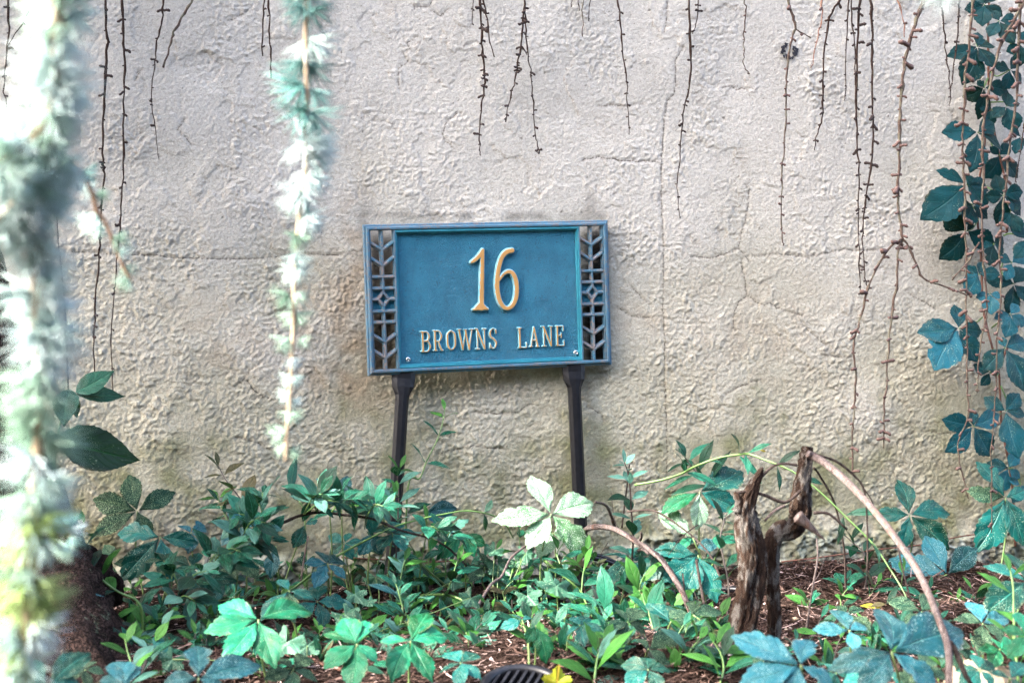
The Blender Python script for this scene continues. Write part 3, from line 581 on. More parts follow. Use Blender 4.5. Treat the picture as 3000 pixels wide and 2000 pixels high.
    for q, bx in ((Bq, (545, 1065, 628, 1247)), (Rq, (648, 1058, 728, 1237)), (Oq, (756, 1053, 842, 1234)), (Wq, (852, 1047, 988, 1230)), (Nq, (1000, 1043, 1097, 1227)), (Sq, (1116, 1040, 1187, 1222)),
                  (Lq, (1362, 1038, 1442, 1216)), (Aq, (1460, 1030, 1547, 1207)), (Nq, (1570, 1024, 1668, 1203)), (Eq, (1687, 1021, 1768, 1199))): letter(*bx, q)
    for sx, sy in ((435, 1310), (1862, 1255)):
        p = loc(sx, sy); v = []; f = []; ns = 20
        for r_, h_ in ((0.0048, 0.001), (0.0048, 0.0026), (0.0040, 0.0042), (0.0026, 0.0052), (0.0021, 0.0050), (0.0019, 0.0026)):
            for k in range(ns): th = 2*math.pi*k/ns; v.append((p.x+r_*math.cos(th), -h_-0.001, p.y+r_*math.sin(th)))
        for i in range(5):
            for k in range(ns): f.append((i*ns+k, i*ns+(k+1) % ns, (i+1)*ns+(k+1) % ns, (i+1)*ns+k))
        f.append(tuple(range(5*ns, 6*ns))); part('screw', v, f, [M['steel']], True)
    # stakes
    for (tx, ty, bxp, byp, dt, db) in ((1183, 1098, 1128, 1740, 0.060, 0.10), (1680, 1078, 1716, 1712, 0.034, 0.05)):
        A = W(tx, ty-10, dt-0.012); Bm = W(bxp, byp, db-0.006); Bm.z -= 0.12; ax = (Bm-A).normalized(); sx = Vector((1, 0, 0)); sx = (sx-ax*sx.dot(ax)).normalized(); fr = sx.cross(ax); fr = fr if fr.y < 0 else -fr
        prof = [(-1, -.55), (-1, .1), (-.55, .75), (.12, .85), (.62, .75), (1, .1), (1, -.55)]; L = (Bm-A).length
        v = []; f = []; st = [(0, .0200, .006), (0.012, .0200, .0062), (0.026, .0185, .0085), (0.040, .0122, .0095), (0.05, .0112, .010), (L*.5, .0112, .010), (L, .0112, .010)]; n = len(prof)
        for (dl, hwid, dep) in st:
            for (a_, b_) in prof: v.append(A+ax*dl+sx*a_*hwid+fr*b_*dep-org)
        for i in range(len(st)-1):
            for k in range(n): f.append((i*n+k, i*n+(k+1) % n, (i+1)*n+(k+1) % n, (i+1)*n+k))
        f.append(tuple(range(n))); f.append(tuple(range(len(v)-1, len(v)-n-1, -1)))
        obj('stake', mesh('stake', v, f, [M['black']], False), root)
build_sign()

# ------------------------------------------------------------------ old tree trunk at the edge
def gnarl(path, radii, sides, seed, amp=0.25, freq=3.0, org=Vector((0, 0, 0)), fine=0.10):
    P = smoothpath(path, 10); n = len(P); rr = np.interp(np.linspace(0, 1, n), np.linspace(0, 1, len(radii)), radii)
    v, f, uv = tube(P, list(rr), sides, org=org)
    V = np.array([tuple(q) for q in v]); ctr = np.repeat(np.array([tuple(p-org) for p in P]), sides, 0); d = V-ctr
    k = np.tile(np.arange(sides), n)/sides*2*np.pi; al = np.repeat(np.linspace(0, 1, n), sides)*n/10
    m = 1+amp*(vnoise(np.cos(k)*freq+seed*5, np.sin(k)*freq+al*0.7, seed)*1.6)+fine*vnoise(np.cos(k)*freq*3+9, np.sin(k)*freq*3+al*3, seed+1)*2
    return (ctr+d*m[:, None]).tolist(), f, uv
def build_trunk():
    base = Vector(W(-130, 1700, 0.42)); base.z = 0; root = thing('old_tree', base, 'dark rough barked tree trunk with flaring roots beside the wall', 'tree'); o = base
    sc = 0.0005; X = base.x
    def at(px, py, d): return W(px, py, d)
    path = [Vector((X+0.02, -0.42, -0.08)), Vector((X+0.01, -0.42, 0.08)), Vector((X, -0.42, 0.25)), Vector((X-0.02, -0.42, 0.45)), Vector((X-0.06, -0.38, 0.62)), Vector((X-0.11, -0.33, 0.85)), Vector((X-0.16, -0.24, 1.3))]
    v, f, uv = gnarl(path, [.21, .145, .115, .096, .088, .085, .08], 40, 4, .22, 2.5, o)
    obj('trunk', mesh('trunk', v, f, [M['trunk']]), root)
    for (pts, rad, sd) in (([(90, 1560, .40), (170, 1640, .42), (230, 1740, .47), (310, 1830, .52), (420, 1880, .56)], [.062, .055, .048, .035, .015], 3), ([(60, 1600, .45), (120, 1750, .55), (180, 1900, .68), (260, 2010, .8)], [.08, .075, .06, .04], 6), ([(120, 1600, .38), (230, 1640, .34), (320, 1690, .26)], [.06, .05, .02], 8)):
        P = [at(*p) for p in pts]
        for p in P: p.z = max(p.z-0.03, -0.02)
        v, f, uv = gnarl(P, rad, 24, sd, .3, 2.5, o, .2); obj('root', mesh('root', v, f, [M['trunk']]), root)
build_trunk()
def build_shade_crown():  # unseen crown and limbs added to shade wall and bed, opened for sun patches
    root = bpy.data.objects['old_tree']; o = root.location.copy(); r = np.random.default_rng(5)
    top = Vector((-1.75, -0.10, 2.6)); bx_ = o.x; P = smoothpath([Vector((bx_-.14, -0.27, 1.15)), Vector((bx_-.20, -0.16, 1.6)), Vector((bx_-.35, -0.1, 2.1)), top], 5)
    v, f, uv = tube([p for p in P], (.085, .075), 16, rough=.2, org=o); obj('trunk', mesh('trunk', v, f, [M['trunk']]), root)
    for e in ((-2.6, -1.4, 3.7), (-3.6, -1.2, 3.8), (-4.4, -.5, 3.7), (-2.8, -.5, 3.8), (-2.0, -.9, 3.9), (-1.1, -1.1, 3.8)):
        E_ = Vector(e); v, f, uv = tube(smoothpath([top, top.lerp(E_, .5)+Vector((0, 0, .35)), E_], 6), (.055, .012), 10, rough=.2, org=o); obj('limb', mesh('limb', v, f, [M['trunk']]), root)
    n = 18500; c = np.stack([r.uniform(-5.0, -0.75, n), r.uniform(-1.95, -.28, n), 3.3+0.85*r.random(n)], -1)
    c[:, 1] = np.maximum(c[:, 1], -1.85+0.05*np.sin(c[:, 0]*3)+0.05*r.standard_normal(n))
    keep = np.ones(n, bool)
    for (px, py, h, rad) in GAPS:
        q = G(px, py, h) if py > 1700 else W(px, py, h); q = np.array(q); d = np.array(SUN_TO); t = (c-q)@d; perp = np.linalg.norm(c-q-t[:, None]*d, axis=1); keep &= perp > rad+.075
    c = c[keep]; n = len(c); d1 = r.standard_normal((n, 3)); d1[:, 2] *= .4; d1 /= np.linalg.norm(d1, axis=1)[:, None]; d2 = np.cross(d1, r.standard_normal((n, 3))*np.array([.5, .5, 0])+np.array([0, 0, 1])); d2 /= np.linalg.norm(d2, axis=1)[:, None]
    L = (.045+.03*r.random(n))[:, None]; Wd = L*.55; V = np.stack([c-d1*L, c+d2*Wd-d1*L*.1, c+d1*L, c-d2*Wd-d1*L*.1], 1).reshape(-1, 3)-np.array(o)
    me = bpy.data.meshes.new('shade_crown'); me.vertices.add(len(V)); me.vertices.foreach_set('co', V.astype(np.float32).ravel()); me.loops.add(4*n); me.loops.foreach_set('vertex_index', np.arange(4*n, dtype=np.int32)); me.polygons.add(n); me.polygons.foreach_set('loop_start', np.arange(n, dtype=np.int32)*4)
    me.materials.append(plain('shade_crown_leaf', (0.03, 0.07, 0.02), 0.5, var=.4)); me.update(); me.validate(); obj('shade_crown', me, root, kind='stuff')
build_shade_crown()
def build_blocker_hedge():
    # unseen hedge added behind the lens to block low frontal skylight
    r = np.random.default_rng(8); n = 9000; x = r.uniform(-7, 7, n); c = np.stack([x, -5.2-0.7*r.random(n)+.15*np.sin(x*2), 4.1*r.random(n)**.8+.25*np.sin(x*1.3)], -1); c[:, 2] = np.maximum(c[:, 2], 0.03)
    d1 = r.standard_normal((n, 3)); d1 /= np.linalg.norm(d1, axis=1)[:, None]; d2 = np.cross(d1, r.standard_normal((n, 3))); d2 /= np.linalg.norm(d2, axis=1)[:, None]; L = (.09+.08*r.random(n))[:, None]
    V = np.stack([c-d1*L, c+d2*L*.6, c+d1*L, c-d2*L*.6], 1).reshape(-1, 3); f = np.arange(4*n).reshape(-1, 4)
    bv, bf, _ = box(0, -5.75, 1.9, 13.9, .5, 3.8); V = np.concatenate([V, np.array(bv)]); f = np.concatenate([f, np.array(bf)+4*n])
    obj('blocker_hedge', mesh('blocker_hedge', V.tolist(), f.tolist(), [plain('blocker_hedge_leaf', (0.025, 0.055, 0.02), 0.5, var=.4)], False), None, 'tall dense dark green hedge added unseen behind the lens to block low skylight', 'blocker_hedge', None, 'stuff')
build_blocker_hedge()

# ------------------------------------------------------------------ dead stump with its arching branch
def build_stump():
    d = 0.72; org = Vector(W(2180, 1990, d)); org.z = 0; root = thing('dead_shrub_stump', org, 'gnarled dead shrub stump with flaking bark and a long arching bare branch', 'stump')
    def P(l, dd=0): return [W(x, y, d+dd+(0 if len(q) < 1 else q[0])) for (x, y, *q) in l]
    v, f, uv = gnarl(P([(2112, 2050), (2140, 1940), (2168, 1840), (2196, 1730), (2204, 1630), (2190, 1540), (2190, 1480), (2205, 1430), (2225, 1385), (2234, 1368)]), [.0165, .0165, .0155, .0145, .0150, .0140, .0105, .0075, .0042, .0018], 36, 2, .42, 2.0, org, .26); obj('trunk', mesh('trunk', v, f, [M['stump']]), root)
    v, f, uv = gnarl(P([(2265, 1900), (2268, 1800), (2262, 1700), (2262, 1610), (2282, 1562), (2322, 1546), (2345, 1510), (2350, 1450), (2358, 1390), (2366, 1340), (2370, 1308)], -0.02), [.0085, .0080, .0080, .0095, .0110, .0125, .0130, .0110, .0088, .0085, .0065], 28, 5, .42, 2.4, org, .28); obj('side_trunk', mesh('side_trunk', v, f, [M['stump']]), root)
    v, f, uv = gnarl(P([(2158, 1500), (2166, 1480), (2160, 1452), (2153, 1440)]), [.007, .006, .004, .0015], 12, 9, .3, 2, org); obj('broken_stub', mesh('broken_stub', v, f, [M['stump']]), root)
    v, f, uv = gnarl(P([(2335, 1512), (2370, 1540), (2395, 1562), (2418, 1582)], .005), [.0075, .0045, .0022, .0005], 12, 10, .35, 2, org); obj('splinter', mesh('splinter', v, f, [M['dead']]), root)
    v, f, uv = gnarl(P([(2150, 1995, .03), (2195, 1930, .02), (2240, 1900, 0)]), [.018, .016, .009], 18, 11, .3, 2, org); obj('root', mesh('root', v, f, [M['stump']]), root)
    v, f, uv = gnarl(P([(2366, 1328, 0), (2385, 1338, 0), (2424, 1362, .02), (2491, 1420, .08), (2558, 1492, .15), (2625, 1577, .22), (2683, 1662, .28), (2719, 1733, .33), (2750, 1813, .37), (2777, 1889, .40), (2781, 1996, .42), (2780, 2080, .43)]), [.0050, .0050, .0046, .0042, .0039, .0038, .0038, .0037, .0036, .0036, .0034], 14, 12, .16, 2, org, .1); obj('arching_branch', mesh('arching_branch', v, f, [M['dead']]), root)
    for pts, r0, r1, m in (([(2384, 1331), (2446, 1349), (2504, 1394), (2531, 1434), (2540, 1514), (2542, 1670)], .0017, .0011, 'dead_dark'), ([(2528, 1428), (2545, 1450), (2560, 1480)], .0012, .0006, 'dead_dark'), ([(2384, 1501), (2428, 1505), (2482, 1550)], .0022, .0013, 'dead_dark'), ([(2783, 1880, .40), (2795, 1898, .40), (2826, 1970, .41), (2850, 2010, .41)], .0030, .0026, 'dead_dark'),
                            ([(2345, 1437), (2300, 1470), (2240, 1450), (2190, 1440), (2160, 1443)], .0020, .0024, 'dead_dark'), ([(2300, 1480), (2270, 1495), (2240, 1525)], .0022, .0013, 'dead'), ([(2205, 1450), (2230, 1400), (2265, 1365), (2300, 1358), (2335, 1362)], .0016, .0020, 'dead_dark')):
        v, f, uv = tube(smoothpath(P(pts), 5), (r0, r1), 7, rough=.35, seed=3, org=org); obj('side_twig', mesh('side_twig', v, f, [M[m]]), root)
build_stump()

# ------------------------------------------------------------------ bare twigs hanging down the wall
def spurmesh(name, mat, seed):
    R_ = random.Random(seed); pts = [Vector((0, 0, 0)), Vector((0.06, .3, .02)), Vector((.10*R_.uniform(-1, 1), .62, .08)), Vector((.16*R_.uniform(-1, 1), 1, .2*R_.uniform(-.3, 1)))]
    P = smoothpath(pts, 3); rr = [(.21 if i % 2 else .155)*(1.15 if i > 6 else 1)*(.7 if i == 0 else 1) for i in range(len(P))]; rr[-1] = .14
    v, f, uv = tube(P, rr, 6); return mesh(name, v, f, [mat])
SPUR = {k: [spurmesh('spur', M[k], s) for s in (1, 2, 3)] for k in ('spur_dark', 'spur_brown')}
def twig(label, px, d, r0, r1, mat, spur, step, slen, forks=(), seed=0):
    """px: path; forks: more paths; spurs every `step` px on alternating sides"""
    R_ = random.Random(seed*31+5); paths = [px]+list(forks)
    org = W(*px[0], d); root = thing('hanging_twig', org, label, 'twig', 'bare twigs hanging in front of the wall')
    for k, pl in enumerate(paths):
        ra, rb = (r0, r1) if k == 0 else (r0*.6, r1)
        pts = [W(x+R_.uniform(-1.5, 1.5), y, d) for x, y in pl]
        dense = []                                   # small kinks at the nodes
        for i, p in enumerate(smoothpath(pts, 4)): dense.append(p+Vector((R_.gauss(0, 1), R_.gauss(0, .6), 0))*0.0008)
        if k == 0 and pl[0][1] <= 30: dense.insert(0, dense[0]+(dense[0]-dense[1]).normalized()*0.25)
        m_ = len(dense); v, f, uv = tube(dense, [(ra+(rb-ra)*i_/(m_-1))*R_.choice((.72, .78, .82, .88, 1.12)) for i_ in range(m_)], 7, rough=.4, seed=seed, org=org)
        st = obj('stem' if k == 0 else 'side_stem', mesh('stem', v, f, [M[mat]]), root)
        if not step: continue
        s_ = smoothpath(pts, 8); acc = 0; nxt = step*0.0006*R_.uniform(.3, 1); side = R_.choice((-1, 1))
        for a_, b_ in zip(s_[:-1], s_[1:]):
            acc += (b_-a_).length
            if acc >= nxt:
                t = (b_-a_).normalized(); sd = Vector((side, 0, 0)); frac = s_.index(b_)/len(s_)
                for q in ((side,) if R_.random() < .68 else (-1, 1)):
                    L = slen*R_.choice((.35, .5, .7, .9, 1.2))*R_.uniform(.85, 1.15)*(1.0-.45*frac); dr = (Vector((q, R_.uniform(-.8, .5), R_.uniform(-.45, .35)))).normalized(); dr = (dr+t*R_.uniform(-.1, .8)).normalized()
                    putleaf('spur', R_.choice(SPUR[spur]), b_-dr*0.0006, b_+dr*L, Vector((R_.uniform(-1, 1), -1, R_.uniform(-1, 1))), root, org, 1.0 if L > .008 else 1.5)
                side = -side; acc = 0; nxt = step*0.0006*R_.choice((.3, .7, 1, 1.3, 1.8))
    return root
tw = twig
tw("dark forked twig hanging behind the thick cedar branch at the picture's edge", [(25,0),(25,80),(20,150),(12,230),(14,290),(40,420),(43,450)], .10, .0022, .0008, 'twig_dark', 'spur_dark', 36, .009, [[(110,-5),(70,60),(22,140)]], 1)
tw('long dark hanging twig nearest the thick cedar branch, thicker of the close pair', [(310,0),(312,100),(313,150),(305,290),(300,370),(302,470),(305,510),(298,600),(293,720),(290,760),(278,940),(275,1000),(281,1125)], .09, .0027, .0013, 'twig_dark', 'spur_dark', 38, .010, (), 2)
tw('long thin hanging twig ending above the serrated leaves, thinner of the close pair', [(358,0),(361,110),(367,180),(362,300),(362,430),(360,520),(352,630),(350,700),(343,740),(335,860),(328,1000),(327,1160)], .08, .0022, .0009, 'twig_dark', 'spur_dark', 40, .009, (), 3)
tw('short wavy hanging twig with a hair thin reddish tip between the cedar branches', [(477,-2),(474,60),(460,120),(455,170),(448,215),(444,300),(452,360),(460,430),(467,470)], .06, .0019, .0004, 'twig_dark', 'spur_dark', 42, .009, (), 4)
tw('short smooth twig slanting down towards the thick cedar branch', [(567,0),(540,40),(515,85),(500,125),(480,198)], .07, .0023, .0018, 'twig_brown', 'spur_dark', 60, .003, (), 5)
tw('short dark twig stub hanging beside the thin cedar branch', [(775,0),(770,60),(768,165)], .06, .0017, .0013, 'twig_dark', 'spur_dark', 34, .006, (), 6)
tw('twig with a pale tip half behind the thin cedar branch', [(785,0),(790,90),(793,160),(795,230)], .08, .0017, .0013, 'twig_dark', 'spur_dark', 52, .006, (), 7)
tw('tiny twig tip beside the long knobbly twig above the sign', [(1385,0),(1384,70)], .05, .0012, .0008, 'twig_dark', 'spur_dark', 30, .005, (), 8)
tw('long knobbly brown twig hanging straight above the digit one of the sign', [(1407,0),(1412,90),(1415,160),(1420,230),(1415,280),(1408,340),(1404,400),(1407,440),(1409,456)], .05, .0025, .0009, 'twig_dark', 'spur_dark', 24, .012, (), 9)
tw('grey twig slanting off the long knobbly twig above the sign', [(1415,0),(1425,40),(1437,120),(1447,168)], .06, .0019, .0010, 'twig_dark', 'spur_dark', 40, .005, (), 10)
tw('twig forking like an upturned V above the digit six of the sign', [(1537,0),(1532,60),(1527,130),(1518,190),(1505,250),(1490,310),(1480,358)], .06, .0024, .0009, 'twig_dark', 'spur_dark', 22, .009, [[(1540,20),(1543,90),(1546,160),(1555,220),(1562,300),(1568,390),(1574,420),(1581,450)], [(1527,135),(1538,150),(1541,162)]], 11)
tw('shortest twig tip in the sparse row of four above the sign', [(1676,0),(1675,22)], .06, .0010, .0008, 'twig_dark', 'spur_dark', 0, .004, (), 12)
tw('second shortest twig tip in the sparse row of four, slanting', [(1692,0),(1699,33)], .06, .0010, .0008, 'twig_dark', 'spur_dark', 0, .004, (), 13)
tw('longest reddish twig tip in the sparse row of four above the sign', [(1709,0),(1707,60),(1708,108)], .06, .0013, .0009, 'twig_brown', 'spur_brown', 22, .004, (), 14)
tw('dark slanting twig tip that ends the sparse row of four above the sign', [(1730,0),(1724,63)], .06, .0011, .0008, 'twig_dark', 'spur_dark', 26, .004, (), 15)
tw("single slim greenish twig curving down over the sign's upper corner", [(1810,0),(1817,70),(1825,150),(1832,220),(1838,290),(1842,350),(1842,395)], .05, .0020, .0006, 'twig_dark', 'spur_dark', 26, .007, (), 16)
tw('long twig with mossy bark running down along the vertical wall crack', [(2020,0),(2020,100),(2024,200),(2015,270),(2003,320),(1995,390),(1992,450),(1985,530),(1986,600),(1993,640)], .05, .0023, .0007, 'twig_dark', 'spur_dark', 32, .008, [[(2046,0),(2041,60),(2030,100)]], 17)
tw('short lone twig with a hooked tip past the vertical wall crack', [(2180,0),(2184,30),(2180,100),(2180,160),(2178,190),(2191,218)], .05, .0017, .0008, 'twig_brown', 'spur_brown', 22, .006, (), 18)
tw('long brown twig that passes over the black tar mark', [(2310,0),(2322,50),(2330,85),(2317,130),(2306,200),(2303,260),(2303,330),(2300,420),(2292,500),(2290,600),(2292,700),(2297,720)], .16, .0028, .0009, 'twig_brown', 'spur_brown', 30, .011, [[(2330,85),(2352,98),(2376,113)]], 19)
tw('short pinkish twig next to the twig that passes over the tar mark', [(2407,0),(2407,60),(2398,100),(2388,150),(2378,200)], .20, .0016, .0009, 'twig_pink', 'spur_brown', 24, .007, (), 20)
tw('medium dark twig with paired spurs bending back at its tip', [(2462,0),(2440,30),(2425,80),(2415,160),(2410,260),(2410,330),(2403,370),(2390,410),(2386,440)], .08, .0025, .0009, 'twig_dark', 'spur_dark', 26, .010, (), 21)
tw('thin twig hanging beside the long parallel pair of twigs', [(2485,0),(2483,80),(2477,170),(2476,260),(2475,295)], .07, .0016, .0008, 'twig_dark', 'spur_dark', 26, .006, (), 22)
tw('short black twig squeezed against the straighter of the parallel twigs', [(2493,0),(2498,80),(2504,150),(2504,250)], .06, .0018, .0009, 'twig_dark', 'spur_dark', 26, .006, (), 23)
tw('very long straight dark twig, the straighter of the parallel pair', [(2517,0),(2513,100),(2510,200),(2508,300),(2510,400),(2515,500),(2513,600),(2517,700),(2521,860)], .07, .0027, .0009, 'twig_dark', 'spur_dark', 27, .013, (), 24)
tw('very long dark twig that bows towards its straight parallel neighbour', [(2550,0),(2555,80),(2553,180),(2555,300),(2560,400),(2552,480),(2540,550),(2530,640),(2527,700),(2535,800),(2540,840)], .09, .0029, .0009, 'twig_dark', 'spur_dark', 25, .013, (), 25)
tw('thin pinkish twig running into the big forked brown twig', [(2633,0),(2645,60),(2650,110)], .35, .0012, .0009, 'twig_pink', 'spur_brown', 28, .006, (), 26)
tw('biggest brown twig with pale bark splitting three ways below the middle', [(2710,0),(2695,30),(2675,90),(2655,160),(2645,220),(2640,280),(2636,360),(2635,450),(2632,550),(2635,640),(2643,700),(2634,730),(2628,820),(2613,930),(2603,1030),(2595,1140),(2590,1230),(2590,1312)], .45, .0036, .0014, 'twig_brown', 'spur_brown', 30, .016, [[(2643,700),(2600,730),(2560,800),(2540,860),(2520,940),(2500,1010),(2508,1090),(2505,1170),(2500,1240),(2498,1300),(2497,1390)], [(2648,700),(2660,720),(2685,770),(2705,815),(2770,840),(2835,865)]], 27)
tw('slender dark twig leaning onto the vine, first before the leaves', [(2757,0),(2765,70),(2772,140),(2780,230),(2783,290),(2780,310)], .10, .0018, .0009, 'twig_dark', 'spur_dark', 26, .006, (), 28)
tw('thin dark twig crossing the tip of the slender twig by the vine', [(2812,0),(2808,60),(2803,130),(2795,190),(2788,240),(2783,270)], .12, .0020, .0009, 'twig_dark', 'spur_dark', 24, .007, (), 29)
tw('very long brown twig over the vine reaching down to the ground creeper', [(2848,0),(2845,60),(2838,150),(2828,240),(2822,320),(2820,400),(2823,480),(2828,560),(2827,640),(2830,760),(2832,880),(2834,1000),(2832,1130),(2835,1220),(2812,1280),(2805,1330),(2820,1385),(2835,1460)], .38, .0026, .0012, 'twig_brown', 'spur_brown', 26, .015, (), 30)
tw('pale barked twig crossing the vine leaves diagonally from the top corner', [(3010,-10),(2970,60),(2940,110),(2920,170),(2905,230),(2890,310),(2882,370),(2880,450),(2880,530),(2875,610),(2880,700),(2885,800),(2890,900),(2890,940),(2875,1000),(2868,1080),(2862,1150)], .42, .0029, .0013, 'twig_brown', 'spur_brown', 29, .014, [[(2870,710),(2840,760),(2790,820)]], 31)
tw('long brown twig hanging over the vine closest to the picture edge', [(2990,0),(2985,120),(2982,200),(2978,290),(2965,390),(2955,470),(2945,560),(2938,640),(2930,740),(2932,830),(2930,900),(2922,1000),(2920,1100),(2915,1200),(2905,1320),(2905,1450),(2903,1560)], .40, .0028, .0009, 'twig_brown', 'spur_brown', 27, .014, (), 32)
tw('short thin black twig tip among the vine leaves by the edge', [(3005,330),(2998,380),(2990,440),(2977,520),(2976,535)], .14, .0014, .0009, 'twig_dark', 'spur_dark', 18, .006, (), 33)

# ------------------------------------------------------------------ creeper climbing the wall
def build_vine():
    org = Vector(W(2968, 1590, 0.03)); org.z = 0; root = thing('creeper_vine', org, 'dark teal five leaved creeper climbing the wall in a hanging column', 'vine'); org = root.location.copy()
    for pts in ([(2900,-60),(2895,100),(2897,300),(2890,380),(2880,450),(2870,530),(2864,640),(2875,750),(2880,900),(2905,1010),(2925,1080),(2930,1150),(2935,1250),(2955,1350),(2968,1450),(2975,1600)], [(2897,300),(2920,420),(2950,560),(2950,680)], [(2925,1080),(2960,1000),(2990,940)]):
        v, f, uv = tube(smoothpath([W(x, y, .018+.006*math.sin(y*.02)) for x, y in pts], 5), (.0022, .0022), 6, rough=.3, org=org); obj('stem', mesh('stem', v, f, [M['stem_red']]), root)
    L = [((2884,14),[(2828,27),(2877,75),(2940,45),(2860,-30),(2920,-30)],(2896,40)), ((2928,62),[(2895,107),(2972,128),(2990,60),(2905,30)],(2897,80)), ((2864,137),[(2780,158),(2830,234),(2917,133),(2915,197),(2868,92)],(2896,120)),
     ((2884,257),[(2824,282),(2874,347),(2962,262),(2862,236)],(2894,230)), ((2948,312),[(2907,344),(2980,382),(2955,265),(2990,300)],(2896,300)), ((2865,388),[(2768,378),(2845,499),(2951,425),(2917,356)],(2882,430)), ((2929,455),[(2893,520),(2992,517),(2960,420),(2900,430)],(2890,380)),
     ((2832,540),[(2748,492),(2715,618),(2902,552),(2895,612),(2868,515)],(2868,560)), ((2940,573),[(2920,510),(3000,563),(2888,572),(2928,657),(3005,625)],(2880,540)), ((2833,677),[(2774,620),(2760,758),(2920,712),(2850,640)],(2867,640)), ((2912,715),[(2900,777),(2948,737),(2945,690),(2880,720)],(2870,690)),
     ((2868,803),[(2828,782),(2826,815),(2880,765),(2832,864),(2930,800)],(2876,780)), ((2970,832),[(2888,806),(2957,917),(3015,780),(3015,882),(2930,815)],(2940,760)), ((2810,962),[(2801,888),(2698,960),(2737,1082),(2874,1057),(2882,970)],(2878,930)), ((2945,1018),[(2885,1082),(3005,1142),(2938,985),(3020,1000)],(2908,1020)),
     ((2946,1203),[(2884,1162),(2988,1152),(3008,1212),(2992,1338)],(2932,1130)), ((2852,1248),[(2764,1230),(2780,1324),(2855,1196),(2936,1212),(2913,1337)],(2933,1210)), ((3010,700),[(2960,660),(2975,750),(2990,640)],(2940,690)), ((2955,1370),[(2900,1350),(2925,1440),(2990,1400),(2985,1330)],(2960,1370)), ((2900,1090),[(2860,1065),(2880,1130),(2930,1080)],(2925,1090)), ((2960,620),[(2930,660),(2990,680),(2985,600)],(2950,600)), ((2990,1420),[(2955,1400),(3020,1450),(2975,1470)],(2965,1420)), ((2960,205),[(2915,190),(2950,260),(3000,240),(2990,170)],(2900,210)), ((2990,130),[(2950,150),(2990,190),(3010,90)],(2930,110)), ((2850,600),[(2800,590),(2830,655),(2895,640)],(2868,620)), ((2965,770),[(2920,750),(2950,820),(3010,740)],(2940,730)), ((2960,920),[(2915,930),(2950,985),(3010,950),(2990,890)],(2905,960)), ((2905,320),[(2870,300),(2895,370),(2940,340)],(2895,330)), ((2990,400),[(2960,380),(2975,450),(3015,430)],(2960,400)), ((2900,860),[(2860,870),(2905,920),(2935,870)],(2885,880))]
    for i, (c, tips, s) in enumerate(L):
        dd = .05+.035*((i*7) % 3)/2
        palm_leaf(root, org, c, W(*c, dd), tips, Vector((RL.uniform(-.25, .25), -1, RL.uniform(.05, .45))), 'vine', 'vine_light' if c[1] > 880 or (c[1] > 700 and i % 2) else 'vine_leaf', W(*s, .02), 1.32, .30, 'stem_green')
build_vine()

# ------------------------------------------------------------------ creeper plants rooted in the bed
def creeper(label, leaves_, mat='creeper', wr=1.0):
    """leaves_: (centre px, ('d'|'h', value), tips, normal)"""
    c0 = leaves_[0]; c = W(*c0[0], c0[1][1]) if c0[1][0] == 'd' else G(*c0[0], c0[1][1])
    base = ground(c+Vector((RL.uniform(-.02, .02), RL.uniform(.0, .03), 0))); base.y = min(base.y, -0.03); base.z -= 0.004
    root = thing('creeper_plant', base, label, 'creeper', 'five leaved creeper seedlings in the bed'); org = base.copy()
    for (cp, (k, val), tips, nr, *m) in leaves_:
        P = W(*cp, val) if k == 'd' else G(*cp, val)
        palm_leaf(root, org, cp, P, tips, nr if nr else UPN, 'creeper', m[0] if m else mat, base, wr)
V3 = Vector; FLAT = V3((0.05, -.55, .83)); STEEP = V3((-.1, -.9, .42)); LFT = V3((-.3, -.72, .62)); RGT = V3((.28, -.72, .62))
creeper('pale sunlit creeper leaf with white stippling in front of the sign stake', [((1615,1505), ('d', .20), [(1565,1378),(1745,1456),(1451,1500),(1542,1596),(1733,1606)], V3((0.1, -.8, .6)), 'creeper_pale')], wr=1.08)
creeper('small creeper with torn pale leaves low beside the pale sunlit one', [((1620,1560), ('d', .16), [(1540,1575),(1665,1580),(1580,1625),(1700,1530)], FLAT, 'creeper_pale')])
creeper('creeper leaf of five drooping teal leaflets against the wall between branch and vine', [((2665,1508), ('d', .14), [(2638,1392),(2574,1492),(2800,1480),(2650,1606),(2778,1610)], STEEP, 'creeper')])
creeper('creeper leaf below the vine with leaflets fanned towards the arching branch', [((2775,1682), ('d', .24), [(2710,1554),(2604,1614),(2867,1603),(2759,1798),(2690,1740,'creeper_dark'),(2800,1760,'creeper_dark')], LFT, 'creeper_blue')])
creeper('tall creeper plant hanging with the vine, stippled upper leaflet', [((2946,1456), ('d', .20), [(2872,1343),(2838,1434,'creeper_dark'),(2875,1610),(3005,1590),(3010,1430)], STEEP, 'creeper')])
creeper('largest blue green creeper leaf under the end of the arching branch', [((2612,1907), ('h', .09), [(2618,1727),(2837,1822),(2440,1920),(2762,2000),(2525,2000)], V3((0.05, -.66, .75)), 'creeper_blue'), ((2600,1960), ('h', .05), [(2470,2010),(2690,2030),(2560,1900)], FLAT, 'creeper')])
creeper('blue green creeper leaf at the foot of the stump', [((2346,1947), ('h', .10), [(2155,1834),(2380,1838),(2166,1990),(2453,1988),(2300,2060)], V3((-.05, -.66, .75)), 'creeper_blue')])
creeper('small creeper with an upright chewed leaflet between stump and large leaf', [((2489,1845), ('h', .09), [(2463,1749),(2541,1812),(2383,1836),(2510,1900)], FLAT, 'creeper_blue')])
creeper('creeper leaflets below the vine near the picture edge', [((2879,1824), ('h', .06), [(2842,1736),(2960,1800),(2800,1800,'creeper_dark'),(2880,1900,'creeper_dark'),(2950,1870,'creeper_dark')], FLAT, 'creeper_blue')])
